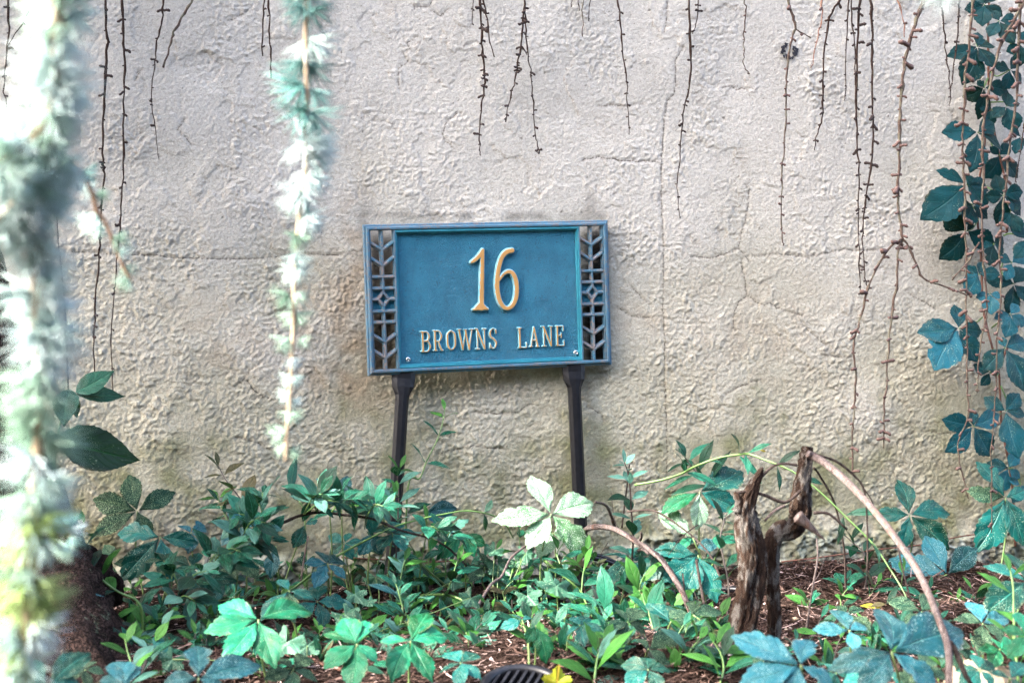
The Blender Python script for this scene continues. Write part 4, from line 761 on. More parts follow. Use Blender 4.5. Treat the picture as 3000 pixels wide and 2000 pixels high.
creeper('creeper cut by the picture edge beside the pale stone', [((3012,1700), ('h', .10), [(2885,1645),(2898,1786),(2960,1600),(3100,1690)], FLAT, 'creeper'), ((3010,1860), ('h', .10), [(2935,1830),(2990,1780),(2960,1900)], FLAT, 'creeper_bright')])
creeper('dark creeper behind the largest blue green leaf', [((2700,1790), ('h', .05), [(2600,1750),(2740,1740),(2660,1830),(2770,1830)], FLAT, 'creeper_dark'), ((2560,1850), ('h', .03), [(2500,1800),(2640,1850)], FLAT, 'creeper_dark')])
creeper('creeper with toothed sunlit leaflets crossed by thin twigs beside the stump', [((2050,1440), ('d', .30), [(1935,1490,'creeper_bright'),(2180,1355),(2052,1545,'creeper_pale'),(2165,1488)], V3((0, -.85, .5)), 'creeper')])
creeper('creeper leaflet pair with bold white teeth beside the stump', [((2030,1575), ('d', .33), [(1932,1486,'creeper_pale'),(1990,1600)], V3((0, -.85, .5)), 'creeper_bright'), ((2115,1590), ('d', .33), [(2048,1598),(2158,1572),(2110,1556)], FLAT, 'creeper_blue')])
creeper('creeper with long hanging teal leaflets in front of the wall footing', [((2045,1625), ('d', .36), [(1868,1670),(1920,1600),(2100,1760),(2010,1740),(1945,1700)], V3((0, -.85, .5)), 'creeper')])
creeper('single teal creeper leaflet with curled tip in front of the black hose', [((1966,1820), ('h', .05), [(1895,1755)], FLAT, 'creeper'), ((1900,1900), ('h', .03), [(1870,1860),(1990,1850),(1960,1930)], FLAT, 'creeper_dark')])
creeper('five fingered creeper leaf on the mulch below the cable, middle of three', [((1203,1876), ('h', .06), [(1251,1780),(1313,1853),(1112,1858),(1153,1967),(1273,1972)], FLAT, 'creeper_bright')])
creeper('five fingered creeper leaf with long lower leaflet near the bottom', [((1047,1885), ('h', .07), [(1063,1797),(1000,1803),(1106,1930),(1027,1997),(950,1836),(948,1936)], FLAT, 'creeper_bright')])
creeper('largest ragged bright green creeper leaf under the sign stake foot', [((757,1813), ('h', .09), [(633,1738),(926,1744),(602,1843),(655,1928),(806,1938)], FLAT, 'creeper_bright')])
creeper('dark stippled creeper leaf raised against the wall beside the cedar branch', [((402,1496), ('d', .10), [(370,1383),(262,1458),(511,1433),(266,1560),(440,1570)], STEEP, 'creeper_dark')])
creeper('teal stippled creeper leaf hanging just below the dark raised one', [((469,1572), ('d', .18), [(334,1545),(578,1588),(357,1699),(505,1690)], STEEP, 'creeper')])
creeper('creeper with small chewed leaflets at the end of the long green runner', [((848,1729), ('h', .09), [(818,1682),(924,1738),(760,1790),(860,1800,'creeper_dark')], FLAT, 'creeper')])
creeper('broad pale teal creeper leaves at the bottom below the ragged bright one', [((582,1985), ('h', .07), [(574,1857),(762,1925),(660,2010),(480,1990)], FLAT, 'creeper_blue')])
creeper('blue creeper leaflets at the bottom under the leaning woody stem', [((370,2010), ('h', .06), [(395,1915),(300,1950),(330,1900)], FLAT, 'creeper_blue')])
creeper('large smooth teal leaf at the bottom beside the thick cedar branch', [((140,2010), ('h', .08), [(264,1897),(245,1990),(60,1960),(30,1900)], FLAT, 'creeper')])
creeper('creeper leaflets under the woody stem of the glossy shrub', [((571,1702), ('d', .35), [(694,1692),(598,1770),(520,1760),(640,1720)], V3((0, -.8, .6)), 'creeper')])
creeper('two blue hanging leaflets behind the glossy shrub', [((808,1599), ('d', .22), [(789,1690)], STEEP, 'creeper_blue'), ((893,1535), ('d', .2), [(862,1603),(930,1520)], STEEP, 'creeper')])
creeper('dark stippled leaf with blue tips at the top of the glossy shrub', [((1000,1470), ('d', .15), [(920,1460,'creeper_dark'),(945,1400),(1015,1385),(1040,1440)], STEEP, 'creeper_blue')])
creeper('round dark blue leaf in front of the wall under the sign', [((1245,1500), ('d', .10), [(1345,1482),(1290,1530)], V3((.1, -.8, .6)), 'creeper_blue')])
creeper('creeper with soft green leaflets hanging between the sign stakes', [((1360,1562), ('d', .18), [(1265,1524),(1287,1628),(1425,1590),(1388,1624)], V3((0, -.8, .6)), 'creeper_bright'), ((1080,1480), ('d', .2), [(1050,1430),(1110,1440),(1090,1560)], STEEP, 'creeper')])
creeper('hanging stippled leaflet over the mulch above the drain grate', [((1570,1832), ('h', .07), [(1602,1930),(1545,1880)], V3((0, -.8, .6)), 'creeper_bright'), ((1530,1815), ('h', .04), [(1470,1830),(1500,1790),(1560,1800)], FLAT, 'creeper')])
creeper('creeper leaf with blue sheen near the small sprig below the glossy shrub', [((1090,1560), ('d', .2), [(1050,1620),(1120,1620),(1100,1530)], STEEP, 'creeper_blue')])
creeper('low creeper at the bottom corner by the pale stone', [((2960,1985), ('h', .07), [(2900,1960),(3010,1930),(2990,2010)], FLAT, 'creeper')])
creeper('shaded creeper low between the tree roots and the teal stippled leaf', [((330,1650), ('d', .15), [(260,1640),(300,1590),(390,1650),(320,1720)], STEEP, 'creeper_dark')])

# ------------------------------------------------------------------ glossy shrubs and sprigs
def stempath(px, d0, d1, org=None):
    n = len(px); return [W(x, y, d0+(d1-d0)*i/(n-1)) for i, (x, y) in enumerate(px)]
def leafy(parent, org, P, n, L, mat, seed, first=.12, tipleaf='young', wr=1.0, alt=False):
    R_ = random.Random(seed); Q = smoothpath(P, 10); m = len(Q)
    for i in range(n):
        t = first+(1-first)*(i+.5*R_.random())/n; k = min(m-2, int(t*(m-1))); p = Q[k]; tg = (Q[k+1]-Q[k]).normalized()
        a_ = math.pi/2*(i % 2)+R_.uniform(-.5, .5); u = tg.cross(Vector((0, 1, .2))).normalized(); v = tg.cross(u)
        sides = (1, -1) if not alt else ((1,) if i % 2 else (-1,))
        for s in sides:
            if R_.random() < .07: continue
            dr = ((u*math.cos(a_)+v*math.sin(a_)*.8)*s+tg*R_.uniform(.35, .9)+Vector((0, -.15, R_.uniform(-.25, .2)))).normalized()
            ll = L*1.22*R_.uniform(.7, 1.2)*(1-.35*max(0, t-.6)/.4); nr = Vector((R_.uniform(-.4, .4), -.55, .85))+tg*.3
            mm = tipleaf if (i == n-1 and tipleaf) else (mat if isinstance(mat, str) else R_.choice(mat))
            putleaf('leaf', R_.choice(leaves('ell', mm)), p+dr*ll*.06, p+dr*ll, nr, parent, org, wr*R_.uniform(1.05, 1.4))
    if tipleaf:
        p = Q[-1]; tg = (Q[-1]-Q[-3]).normalized(); putleaf('leaf', leaves('ell', tipleaf)[0], p, p+(tg+rv(.3)).normalized()*L*.7, Vector((.2, -.7, .7)), parent, org, .9)
def sprig(label, px, d, n, L=.034, mat='sprig', stem='stem_green', r=.0012, seed=1, tip='young', group='glossy leaved sprigs growing in the bed', name='leafy_sprig', toground=True, alt=False, wr=1.0):
    P = stempath(px, *d); base = P[0].copy()
    if toground:
        g = ground(P[0]); g.y = min(g.y, -.03)
        if P[0].z-g.z > .01: P = [g+Vector((RL.uniform(-.01, .01), 0, -.003))]+P
        base = P[0].copy()
    root = thing(name, base, label, 'sprig', group)
    v, f, uv = tube(smoothpath(P, 6), (r*1.3, r*.6), 5, rough=.2, seed=seed, org=base); obj('stem', mesh('stem', v, f, [M[stem]]), root)
    leafy(root, base, P, n, L, mat, seed, tipleaf=tip, alt=alt, wr=wr); return root
# the big glossy shrub: one leaning woody stem with side shoots
def build_shrub():
    px = [(455,1850),(469,1827),(520,1755),(571,1697),(620,1655),(670,1621),(715,1592),(759,1568),(830,1530),(893,1506),(950,1500),(1000,1507),(1090,1519),(1180,1555),(1260,1575),(1312,1604),(1340,1630),(1366,1655)]
    P = stempath(px, .42, .22); P[0] = ground(P[0]); org = P[0].copy(); root = thing('glossy_shrub', org, 'low shrub with dense glossy leaves on one leaning woody stem', 'shrub')
    v, f, uv = tube(smoothpath(P, 6), (.0032, .0016), 7, rough=.25, org=org); obj('woody_stem', mesh('woody_stem', v, f, [M['dead_dark']]), root)
    def on(i, t=0.0): return P[i].lerp(P[min(i+1, len(P)-1)], t)
    R_ = random.Random(5); k = 0
    for i in range(1, 15):
        for q in range(2 if i < 11 else 1):
            s = on(i, R_.random()); a_ = R_.uniform(-1.0, 2.4); L = R_.uniform(.03, .075)*(1 if i < 9 else .6); e = s+Vector((math.cos(a_)*L, R_.uniform(-.06, .02), abs(math.sin(a_))*L*.8+.008)); mid = s.lerp(e, .5)+Vector((0, -.01, .012))
            v, f, uv = tube(smoothpath([s, mid, e], 4), (.0011, .0007), 5, org=org); sh = obj('shoot', mesh('shoot', v, f, [M['stem_green']]), root); k += 1
            leafy(sh, org, [s, mid, e], R_.randint(3, 4), .038, ['sprig', 'sprig', 'sprig', 'sprig_dark', 'sprig_pale', 'sprig_pale'], k+100, first=.25, tipleaf='sprig' if R_.random() < .9 else 'young')
    for pts, n, mt, stm, tip in (([(683,1556),(660,1510),(643,1470),(638,1452)], 5, 'sprig', 'stem_green', 'young'), ([(725,1502),(700,1455),(665,1410),(650,1385),(640,1363)], 4, 'olive', 'stem_dark', 'olive'), ([(1000,1507),(985,1470),(1008,1430)], 4, ['sprig', 'sprig_pale'], 'stem_green', 'sprig'), ([(1060,1515),(1080,1470),(1072,1430)], 3, ['sprig_pale', 'sprig'], 'stem_green', 'sprig'), ([(1120,1530),(1150,1480),(1160,1440)], 4, ['sprig_pale', 'sprig'], 'stem_green', 'young')):
        Q = stempath(pts, .24, .2); v, f, uv = tube(smoothpath(Q, 5), (.0013, .0007), 5, org=org); sh = obj('shoot', mesh('shoot', v, f, [M[stm]]), root); k += 1; leafy(sh, org, Q, n, .036, mt, k+200, first=.15, tipleaf=tip)
build_shrub()
sp = sprig
sp('tall thin sprig with small leaves climbing between the sign stakes', [(1195,1430),(1230,1400),(1252,1345),(1280,1290),(1296,1240),(1303,1200)], (.12, .08), 6, .034, ['sprig', 'sprig', 'young'], 'stem_green', .0013, 1)
sp('upright sprig overlapping the stake nearer the cedar', [(1156,1700),(1165,1540),(1168,1450),(1165,1395),(1172,1370)], (.16, .14), 9, .036, ['sprig', 'sprig_pale', 'sprig'], 'stem_dark', .0013, 2)
sp('slim sprig between the stakes rising from the cable', [(1223,1746),(1235,1640),(1248,1570),(1252,1520)], (.2, .2), 5, .036, ['sprig', 'sprig'], 'stem_green', .0012, 3)
sp('sprig leaning from the mulch up across the black cable', [(1280,1840),(1300,1760),(1325,1690),(1340,1640)], (.3, .28), 6, .038, ['sprig', 'sprig_dark'], 'stem_green', .0012, 4)
sp('long yellow green runner curving down to the drain grate', [(1235,1744),(1312,1742),(1380,1770),(1446,1809),(1480,1845),(1513,1885),(1550,1940),(1592,2000)], (.26, .6), 7, .026, ['sprig', 'young'], 'stem_green', .0017, 5, toground=False, alt=True)
sp('long runner stem slanting from the hose towards the bottom', [(1594,1639),(1650,1685),(1700,1730),(1714,1760),(1760,1850),(1820,1900),(1888,1965)], (.2, .6), 7, .034, ['sprig', 'sprig_dark'], 'stem_green', .0016, 6, alt=True, toground=False)
sp('upright bright topped sprig in front of the hose loop', [(1704,1780),(1706,1700),(1712,1660),(1718,1615)], (.34, .3), 6, .042, ['sprig_dark', 'sprig', 'young'], 'stem_green', .0012, 7)
sp('long bare green runner crossing behind both sign stakes', [(840,1735),(875,1711),(940,1660),(1000,1621),(1080,1578),(1160,1541),(1237,1519),(1300,1506),(1370,1496),(1446,1510),(1480,1535),(1504,1575)], (.3, .16), 3, .028, ['sprig', 'sprig_dark'], 'stem_green', .0016, 8, toground=False, tip=None)
sp('sprig with pale leaves around a bare twig right of the stake', [(1855,1580),(1850,1500),(1846,1430),(1838,1380),(1830,1355)], (.2, .17), 9, .034, ['sprig_pale', 'sprig_pale', 'sprig_dark'], 'dead_dark', .0015, 9, tip='sprig_pale')
sp('sprig with slender pointed leaves on a bent dark stem above the teal leaves', [(2090,1440),(2060,1405),(2035,1375),(2015,1350),(2005,1335)], (.28, .24), 6, .044, ['sprig_dark', 'sprig'], 'stem_dark', .0016, 10, tip='sprig', wr=.85, toground=False)
sp('long green runner arching over the stump with thin drooping leaves', [(1860,1420),(1940,1405),(2000,1385),(2045,1362),(2110,1340),(2165,1331),(2196,1330),(2250,1350),(2321,1380),(2400,1438),(2480,1515),(2560,1595),(2610,1670),(2643,1724),(2668,1780),(2690,1850),(2706,1925)], (.25, .62), 11, .042, ['sprig_dark', 'sprig'], 'stem_green', .0016, 11, tip=None, wr=.65, toground=False)
sp('arching yellow green shoot with sparse leaves beside the tree root', [(411,1773),(350,1735),(304,1702),(268,1660),(250,1620),(241,1580),(241,1545)], (.45, .42), 6, .038, ['sprig', 'young', 'sprig_dark'], 'stem_green', .0017, 12)
sp('small sprig with bluish leaves at the tree root', [(180,1880),(205,1813),(225,1760),(241,1702)], (.62, .55), 5, .032, ['creeper_blue', 'sprig'], 'stem_green', .0013, 13, tip='creeper_blue')
sp('pale leaved sprig at the bottom under the leaning woody stem', [(420,1960),(440,1900),(470,1850),(500,1790)], (.7, .5), 8, .034, ['sprig_pale', 'young', 'sprig'], 'stem_dark', .0014, 14)
sp('sprig of pale new leaves near the bottom, beside the broad teal leaves', [(380,1990),(385,1950),(372,1900),(366,1870)], (.78, .72), 5, .036, ['sprig_pale', 'young'], 'stem_green', .0013, 15)
sp('leafy sprig with bright tip crossing the lower hose', [(1930,1920),(1915,1850),(1902,1800),(1898,1760)], (.6, .55), 6, .046, ['sprig', 'sprig_pale'], 'stem_green', .0014, 16)
sp('sprig with large grey green leaves over the middle of the hose', [(1790,1880),(1780,1830),(1772,1790),(1768,1760)], (.55, .5), 5, .048, ['sprig', 'sprig', 'sprig_pale'], 'stem_green', .0014, 17, tip='sprig')
sp('dense sprig at the bottom between yellow leaf and stump', [(1740,2010),(1745,1960),(1752,1920),(1768,1880)], (.82, .78), 6, .050, ['sprig_pale', 'young', 'sprig'], 'stem_green', .0015, 18)
sp('dense sprig at the bottom nearest the stump', [(2040,2010),(2030,1950),(2020,1910),(2050,1870)], (.80, .76), 7, .042, ['sprig', 'sprig_pale', 'sprig_dark'], 'stem_green', .0015, 19)
sp('spreading sprig at the bottom before the stump with one lit leaf', [(2100,2030),(2120,1960),(2110,1910),(2090,1880)], (.86, .8), 7, .040, ['sprig', 'young', 'sprig_dark'], 'stem_green', .0014, 20)
sp('upright young sprig at the stump foot with lime leaves', [(2075,1900),(2090,1860),(2105,1820),(2118,1800)], (.6, .55), 5, .034, ['young', 'sprig'], 'stem_green', .0012, 21)
sp('sprig with drooping dark leaves between hose and toothed leaves', [(1860,1800),(1872,1740),(1880,1700),(1905,1660)], (.42, .36), 6, .044, ['sprig_dark', 'young'], 'stem_green', .0014, 22, tip='sprig_dark')
sp('sprig hugging the stump with narrow bluish leaves', [(2135,1720),(2120,1640),(2110,1580),(2120,1530),(2130,1500)], (.5, .45), 8, .034, ['sprig', 'sprig_dark'], 'stem_dark', .0013, 23, tip='sprig')
sp('dark stemmed sprig in front of the wall footing', [(2540,1670),(2530,1620),(2500,1590),(2478,1570)], (.3, .25), 5, .036, ['sprig_dark', 'sprig'], 'stem_dark', .0013, 24, tip='sprig_dark')
sp('bright pale sprig at the bottom corner before the stone', [(2985,2010),(2975,1900),(2970,1800),(2968,1720),(2960,1670)], (.95, .9), 6, .040, ['sprig_pale', 'young'], 'stem_green', .0018, 25)
sp('sprig with olive leaves under the round dark blue leaf', [(1180,1780),(1172,1720),(1178,1670),(1186,1640)], (.32, .3), 5, .040, ['sprig', 'sprig_pale'], 'stem_green', .0012, 26)
sp('sprig of bluish leaves leaning over the cable near the stake foot', [(1170,1840),(1180,1790),(1172,1750),(1160,1710)], (.4, .36), 6, .040, ['creeper_blue', 'sprig'], 'stem_green', .0013, 27, tip='sprig')
sp('small sprig with paired leaves below the cable in the middle', [(1405,1900),(1400,1850),(1410,1810),(1425,1790)], (.5, .46), 5, .034, ['sprig_dark', 'sprig'], 'stem_green', .0012, 28, tip='sprig')
sp('sprig with lime leaves above the drain grate', [(1545,1900),(1550,1850),(1556,1820),(1560,1800)], (.62, .58), 4, .036, ['young', 'sprig_dark'], 'stem_green', .0012, 29)
sp('sprig with long leaves hanging over the mulch before the hose', [(1640,1900),(1650,1840),(1660,1790),(1676,1760)], (.5, .44), 5, .042, ['sprig', 'sprig_dark'], 'stem_green', .0013, 30, tip='sprig')
sp('small leafy shoot between the sunlit leaf and the hose loop', [(1650,1690),(1640,1650),(1632,1620),(1650,1590)], (.26, .22), 5, .034, ['young', 'sprig', 'sprig_pale'], 'stem_green', .0012, 31)
sp('two leaved shoot standing left of the pale sunlit leaf', [(1525,1640),(1522,1580),(1523,1545)], (.2, .18), 2, .034, ['sprig'], 'stem_green', .0010, 32, tip='sprig')
MARKS = [((1535,1990),'the drain grate'),((1640,1985),'the yellow lobed leaf'),((1615,1600),'the pale sunlit creeper'),((1790,1650),'the black hose loop'),((1130,1720),'the stake nearer the cedar'),((1716,1700),'the stake nearer the stump'),((2200,1850),'the stump'),((250,1850),'the tree root'),((480,1820),'the woody shrub stem'),((757,1813),'the ragged bright creeper'),((1203,1876),'the middle creeper leaf'),((1047,1885),'the long leaflet creeper'),((1630,1740),'the round scalloped leaf'),((2880,1990),'the pale stone'),((2612,1907),'the largest blue creeper'),((2780,1990),'the arching branch end'),((2775,1700),'the fan shaped creeper'),((2030,1850),'the thick grey branch end'),((848,1729),'the chewed creeper'),((1420,1706),'the twin hose'),((2045,1680),'the hanging teal creeper'),((1966,1820),'the curled teal leaflet'),((2346,1947),"the stump's blue creeper"),((600,1930),'the broad teal creeper'),((1400,1800),'the slanting stick'),((1580,1880),'the hanging stippled leaflet'),((1866,1845),'the lower hose'),((960,1450),'the glossy shrub top'),((650,1600),'the middle of the glossy shrub'),((2450,1740),'the bright mulch patch'),((1280,1620),'the rusty stem between the stakes'),((2940,1740),"the bed's far edge")]
USED = {}
def near(x, y, lead):
    m = sorted(MARKS, key=lambda q: (q[0][0]-x)**2+(q[0][1]-y)**2)
    for k in range(3):
        dy = y-m[k][0][1]; dx = x-m[k][0][0]; rel = ('in front of' if dy > 14 and abs(dy) > abs(dx)*.4 else 'behind' if dy < -14 and abs(dy) > abs(dx)*.4 else 'on the cedar side of' if dx < 0 else 'on the vine side of'); t = lead+' '+rel+' '+m[k][1]
        if t not in USED: break
    if len(t.split()) > 16: t = t.replace(' with bright tip', '')
    USED[t] = 1; return t
# low filler seedlings
R_ = random.Random(77); boxes = [(1000, 1720, 1700, 1960, 34), (1700, 1740, 2120, 1990, 36), (180, 1760, 700, 1990, 18), (2350, 1720, 2950, 1990, 14), (850, 1640, 1500, 1760, 22), (1500, 1660, 2100, 1760, 22), (600, 1680, 900, 1800, 10), (330, 1890, 1420, 1992, 26), (2200, 1900, 2950, 1992, 10)]; c_ = 0
for (xa, ya, xb, yb, n) in boxes:
    for i in range(n):
        x, y = R_.uniform(xa, xb), R_.uniform(ya, yb); g = G(x, max(y, 1712), .0); dd = max(.06, -g.y); hh_ = R_.uniform(30, 80); c_ += 1
        mt_ = R_.choice((['sprig'], ['sprig', 'sprig_dark'], ['young', 'sprig'], ['sprig', 'sprig_pale'], ['sprig', 'olive'], ['sprig_dark', 'young'])); st_ = R_.choice(('stem_green', 'stem_dark')); tp_ = R_.choice(('young', 'sprig', 'sprig'))
        look = {'sprig': 'plain green', 'sprig sprig_dark': 'dark leaved', 'young sprig': 'light green', 'sprig sprig_pale': 'pale leaved', 'sprig olive': 'olive tinged', 'sprig_dark young': 'two toned'}[' '.join(mt_)]
        sp(near(x, y, ('tiny' if hh_ < 45 else 'small' if hh_ < 65 else 'taller')+' '+look+' seedling'+(' with bright tip' if tp_ == 'young' else '')), [(x, y), (x+R_.uniform(-14, 14), y-hh_*.5), (x+R_.uniform(-30, 30), y-hh_)], (dd, dd-.01), R_.randint(2, 4), .030*R_.uniform(.8, 1.2), mt_, st_, .0010, 300+c_, tip=tp_, group='small seedlings scattered over the mulch', name='seedling')

# shaded creeper leaves lying low under everything else
R_ = random.Random(31)
for (x, y, k_) in ((480,1640,'creeper_dark'),(560,1660,'creeper'),(660,1700,'creeper'),(700,1640,'creeper_dark'),(930,1760,'creeper'),(960,1650,'creeper_blue'),(1010,1590,'creeper'),(1420,1660,'creeper_dark'),(1700,1830,'creeper'),(1840,1820,'creeper_dark'),(1900,1960,'creeper'),(2030,1800,'creeper_dark'),(2250,1960,'creeper_dark'),(2450,1970,'creeper'),(2700,1960,'creeper_dark'),(2800,1900,'creeper_dark'),(2870,1960,'creeper'),(2940,1740,'creeper_blue'),(2480,1800,'creeper_dark'),(860,1960,'creeper_dark'),(1350,1940,'creeper'),(450,1900,'creeper'),(250,1960,'creeper_dark'),(2930,1900,'creeper_bright'),(1850,1640,'creeper'),(560,1560,'creeper_blue'),(700,1540,'creeper_blue'),(960,1420,'creeper_blue'),(1150,1560,'creeper')):
    rr_ = R_.uniform(55, 95); a0 = R_.uniform(0, 6.28); tips = [(x+math.cos(a0+q*1.26+R_.uniform(-.2, .2))*rr_*R_.uniform(.75, 1.1), y+math.sin(a0+q*1.26)*rr_*.72) for q in range(5)]
    lb_ = near(x, y, 'low '+{'creeper': 'green', 'creeper_dark': 'dark', 'creeper_blue': 'bluish', 'creeper_bright': 'bright'}[k_]+' creeper leaf'); creeper(lb_, [((x, y), ('h', R_.uniform(.025, .06)) if y > 1750 else ('d', R_.uniform(.12, .3)), tips, FLAT+rv(.25), k_)])
    [o for o in C.objects if o.get('label') == lb_][-1]['group'] = 'low shaded creeper leaves under the taller plants'
# lobed low plants
def lobed(label, spots, mat='lobed'):
    c = G(*spots[0][:2], spots[0][3]); base = ground(c); root = thing('lobed_leaf_plant', base, label, 'plant', 'low plants with round lobed leaves')
    for (x, y, wpx, h_) in spots:
        P = G(x, y, h_) if y > 1700 else W(x, y, h_*3); v, f, uv = tube(smoothpath([base, (base+P)/2+rv(.01), P], 4), (.0010, .0008), 5, org=base); pe = obj('petiole', mesh('petiole', v, f, [M['petiole']]), root)
        sz = wpx*0.00058; nr = (UPN+rv(.35)).normalized(); tdir = Vector((RL.uniform(-.6, .6), -.5, -.6)); tdir = (tdir-nr*tdir.dot(nr)).normalized()
        putleaf('leaf', RL.choice(leaves('lobed', mat)), P, P+tdir*sz, nr, pe, base)
lobed('round scalloped pale leaf lying over the cable, with small ones beside', [(1630,1715,100,.06), (1545,1745,70,.05), (1590,1700,55,.06)])
lobed('cluster of ragged lobed leaves catching light under the pale creeper leaf', [(1460,1655,85,.06), (1510,1640,70,.06), (1450,1610,60,.06), (1540,1620,60,.07)])
lobed('lobed leaves at the foot of the stake nearer the cedar', [(1100,1690,75,.06), (1040,1740,60,.04), (1080,1760,40,.03)], 'lobed')
lobed('small lobed leaves in the shade under the glossy shrub', [(900,1640,60,.04), (930,1700,45,.05), (620,1790,60,.03), (550,1780,50,.03)], 'creeper_dark')
lobed('fresh lobed leaves over the bright mulch before the stump', [(1880,1740,60,.05), (1920,1735,50,.05), (1860,1770,45,.03)], 'young')
lobed('ragged lobed leaves at the bottom near the broad teal leaves', [(840,1880,80,.04), (900,1890,60,.03), (505,1930,60,.03)], 'lobed')
lobed('lobed leaves between the middle creeper leaves and the cable', [(1010,1800,70,.04), (1380,1750,60,.05), (1330,1700,55,.06)], 'lobed')

# big serrated leaves by the trunk
def build_big():
    base = ground(W(130, 1640, .14)); base.y = -.14; root = thing('broad_leaf_plant', base, 'tall plant with broad serrated leaves half hidden by the thick cedar branch', 'plant'); o = base
    P = [base, W(150, 1500, .14), W(165, 1300, .13), W(200, 1150, .12)]; v, f, uv = tube(smoothpath(P, 5), (.003, .0016), 6, org=o); obj('stem', mesh('stem', v, f, [M['stem_green']]), root)
    for (b_, t_, m, d1, d2, wr, n) in (((165, 1285), (418, 1338), 'big_leaf', .13, .10, .78, V3((-.1, -.9, .5))), ((222, 1148), (332, 1080), 'big_teal', .12, .12, .75, STEEP), ((224, 1155), (370, 1150), 'big_teal', .12, .1, .68, V3((0, -.7, .7))), ((205, 1140), (185, 1245), 'big_teal', .13, .16, .9, STEEP), ((215, 1160), (225, 1225), 'big_leaf', .12, .12, .8, STEEP), ((60, 1180), (-20, 1230), 'lobed', .14, .18, .9, STEEP), ((60, 1260), (-25, 1310), 'big_teal', .14, .2, .9, STEEP), ((150, 1260), (60, 1400), 'big_leaf', .14, .2, .8, STEEP), ((165, 600), (202, 595), 'young', .10, .10, .8, STEEP)):
        putleaf('broad_leaf', RL.choice(leaves('ovate', m)), W(*b_, d1), W(*t_, d2), n, root, o, wr)
    v, f, uv = tube(smoothpath([W(200, 1150, .12), W(190, 900, .11), W(170, 700, .10), W(166, 600, .10)], 5), (.0014, .0010), 5, org=o); obj('stem', mesh('stem', v, f, [M['stem_dark']]), root)
build_big()
def build_lance():
    base = ground(W(900, 1640, .1)); base.y = -.1; root = thing('grass_blade_plant', base, 'single long lance shaped leaf standing against the wall under the thin cedar branch', 'plant'); o = base
    v, f, uv = tube(smoothpath([base, W(893, 1520, .1), W(876, 1466, .1)], 4), (.0012, .001), 5, org=o); obj('stem', mesh('stem', v, f, [M['stem_green']]), root)
    putleaf('lance_leaf', leaves('lance', 'big_teal')[0], W(852, 1440, .1), W(868, 1326, .07), STEEP, root, o, 1.4); putleaf('lance_leaf', leaves('lance', 'sprig_dark')[0], W(878, 1468, .1), W(850, 1432, .1), STEEP, root, o, 2.0)
build_lance()

# ------------------------------------------------------------------ loose twigs and woody stems in the bed
def loose(label, px, d, r, mat, forks=(), cat='twig', name='fallen_twig', group='loose dead twigs in the bed'):
    P = stempath(px, *d) if d else [ground(G(x, y)) + Vector((0, 0, .004)) for x, y in px]; org = P[0].copy(); root = thing(name, org, label, cat, group)
    v, f, uv = tube(smoothpath(P, 5), r, 7, rough=.3, seed=2, org=org); obj('stem', mesh('stem', v, f, [M[mat]]), root)
    for fk in forks:
        Q = stempath(fk, *(d or (.3, .3))); v, f, uv = tube(smoothpath(Q, 4), (r[1]*.8, r[1]*.4), 5, rough=.3, org=org); obj('side_twig', mesh('side_twig', v, f, [M[mat]]), root)
loose('thick grey branch arching away from behind the sign stake to the ground', [(1715,1552),(1728,1545),(1765,1542),(1803,1550),(1837,1568),(1870,1590),(1903,1610),(1937,1637),(1970,1685),(2000,1737),(2025,1800),(2040,1860)], (.18, .55), (.0048, .0040), 'dead', [[(1870,1590),(1879,1572),(1878,1560)], [(1803,1550),(1790,1510),(1775,1480),(1745,1470)], [(1870,1612),(1883,1608),(1900,1622)]])
loose('thin upright twig forked beside the grey branch', [(1822,1545),(1830,1480),(1840,1400),(1845,1360)], (.17, .15), (.0016, .0010), 'dead_dark', [[(1815,1550),(1800,1520),(1790,1440)], [(1780,1590),(1762,1620),(1756,1650)]])
loose('thin twig bowing over the toothed leaves into the mulch', [(1838,1498),(1900,1493),(1937,1505),(1990,1540),(2040,1580),(2080,1625),(2110,1690),(2128,1720)], (.25, .5), (.0017, .0014), 'dead_dark', [[(2060,1530),(2040,1540),(2000,1570),(1958,1625)]])
loose('dark dead twig leaning straight over the bed by the footing', [(2384,1370),(2400,1390),(2446,1478),(2473,1612),(2478,1750)], (.5, .42), (.0016, .0016), 'dead_dark')
loose('pale upright dead twig standing between stump and creeper', [(2361,1850),(2380,1724),(2395,1635),(2393,1577)], (.62, .6), (.0017, .0008), 'dead', [[(2386,1700),(2400,1680),(2418,1630)]])
loose('dark curving dead twig crossing the large blue green leaf', [(2630,1600),(2650,1690),(2672,1770),(2690,1850),(2707,1930)], (.55, .7), (.0012, .0014), 'dead_dark')
loose('stick slanting up from the mulch under the lobed leaves', [(1339,1893),(1360,1840),(1405,1765),(1440,1710),(1469,1688),(1500,1630),(1560,1585)], (.5, .2), (.0026, .0018), 'dead')
loose('two crossing dead stems beside the stump base', [(2040,1640),(2050,1700),(2065,1780),(2075,1850)], (.4, .6), (.0022, .0018), 'dead_dark', [[(2000,1680),(2010,1760),(2036,1840)]])
loose('reddish stem running level along the foot of the wall between the stakes', [(1000,1632),(1150,1640),(1250,1645),(1330,1642)], (.06, .05), (.0014, .0012), 'stem_red')
loose('rusty stem rising along the wall footing towards the vine', [(2290,1645),(2400,1632),(2560,1610),(2700,1595),(2830,1568),(3010,1550)], (.06, .05), (.0015, .0012), 'stem_red')
loose('dark root lying along the soil at the wall footing', [(2290,1662),(2450,1655),(2700,1630),(3010,1606)], None, (.003, .002), 'stem_red')
loose('upright tan stalk rising behind the chewed creeper leaflets', [(880,1712),(890,1640),(903,1570)], (.25, .22), (.0016, .0012), 'dead')
loose('bare stick lying on the soil under the glossy shrub', [(320,1787),(420,1765),(500,1745)], None, (.003, .002), 'dead')
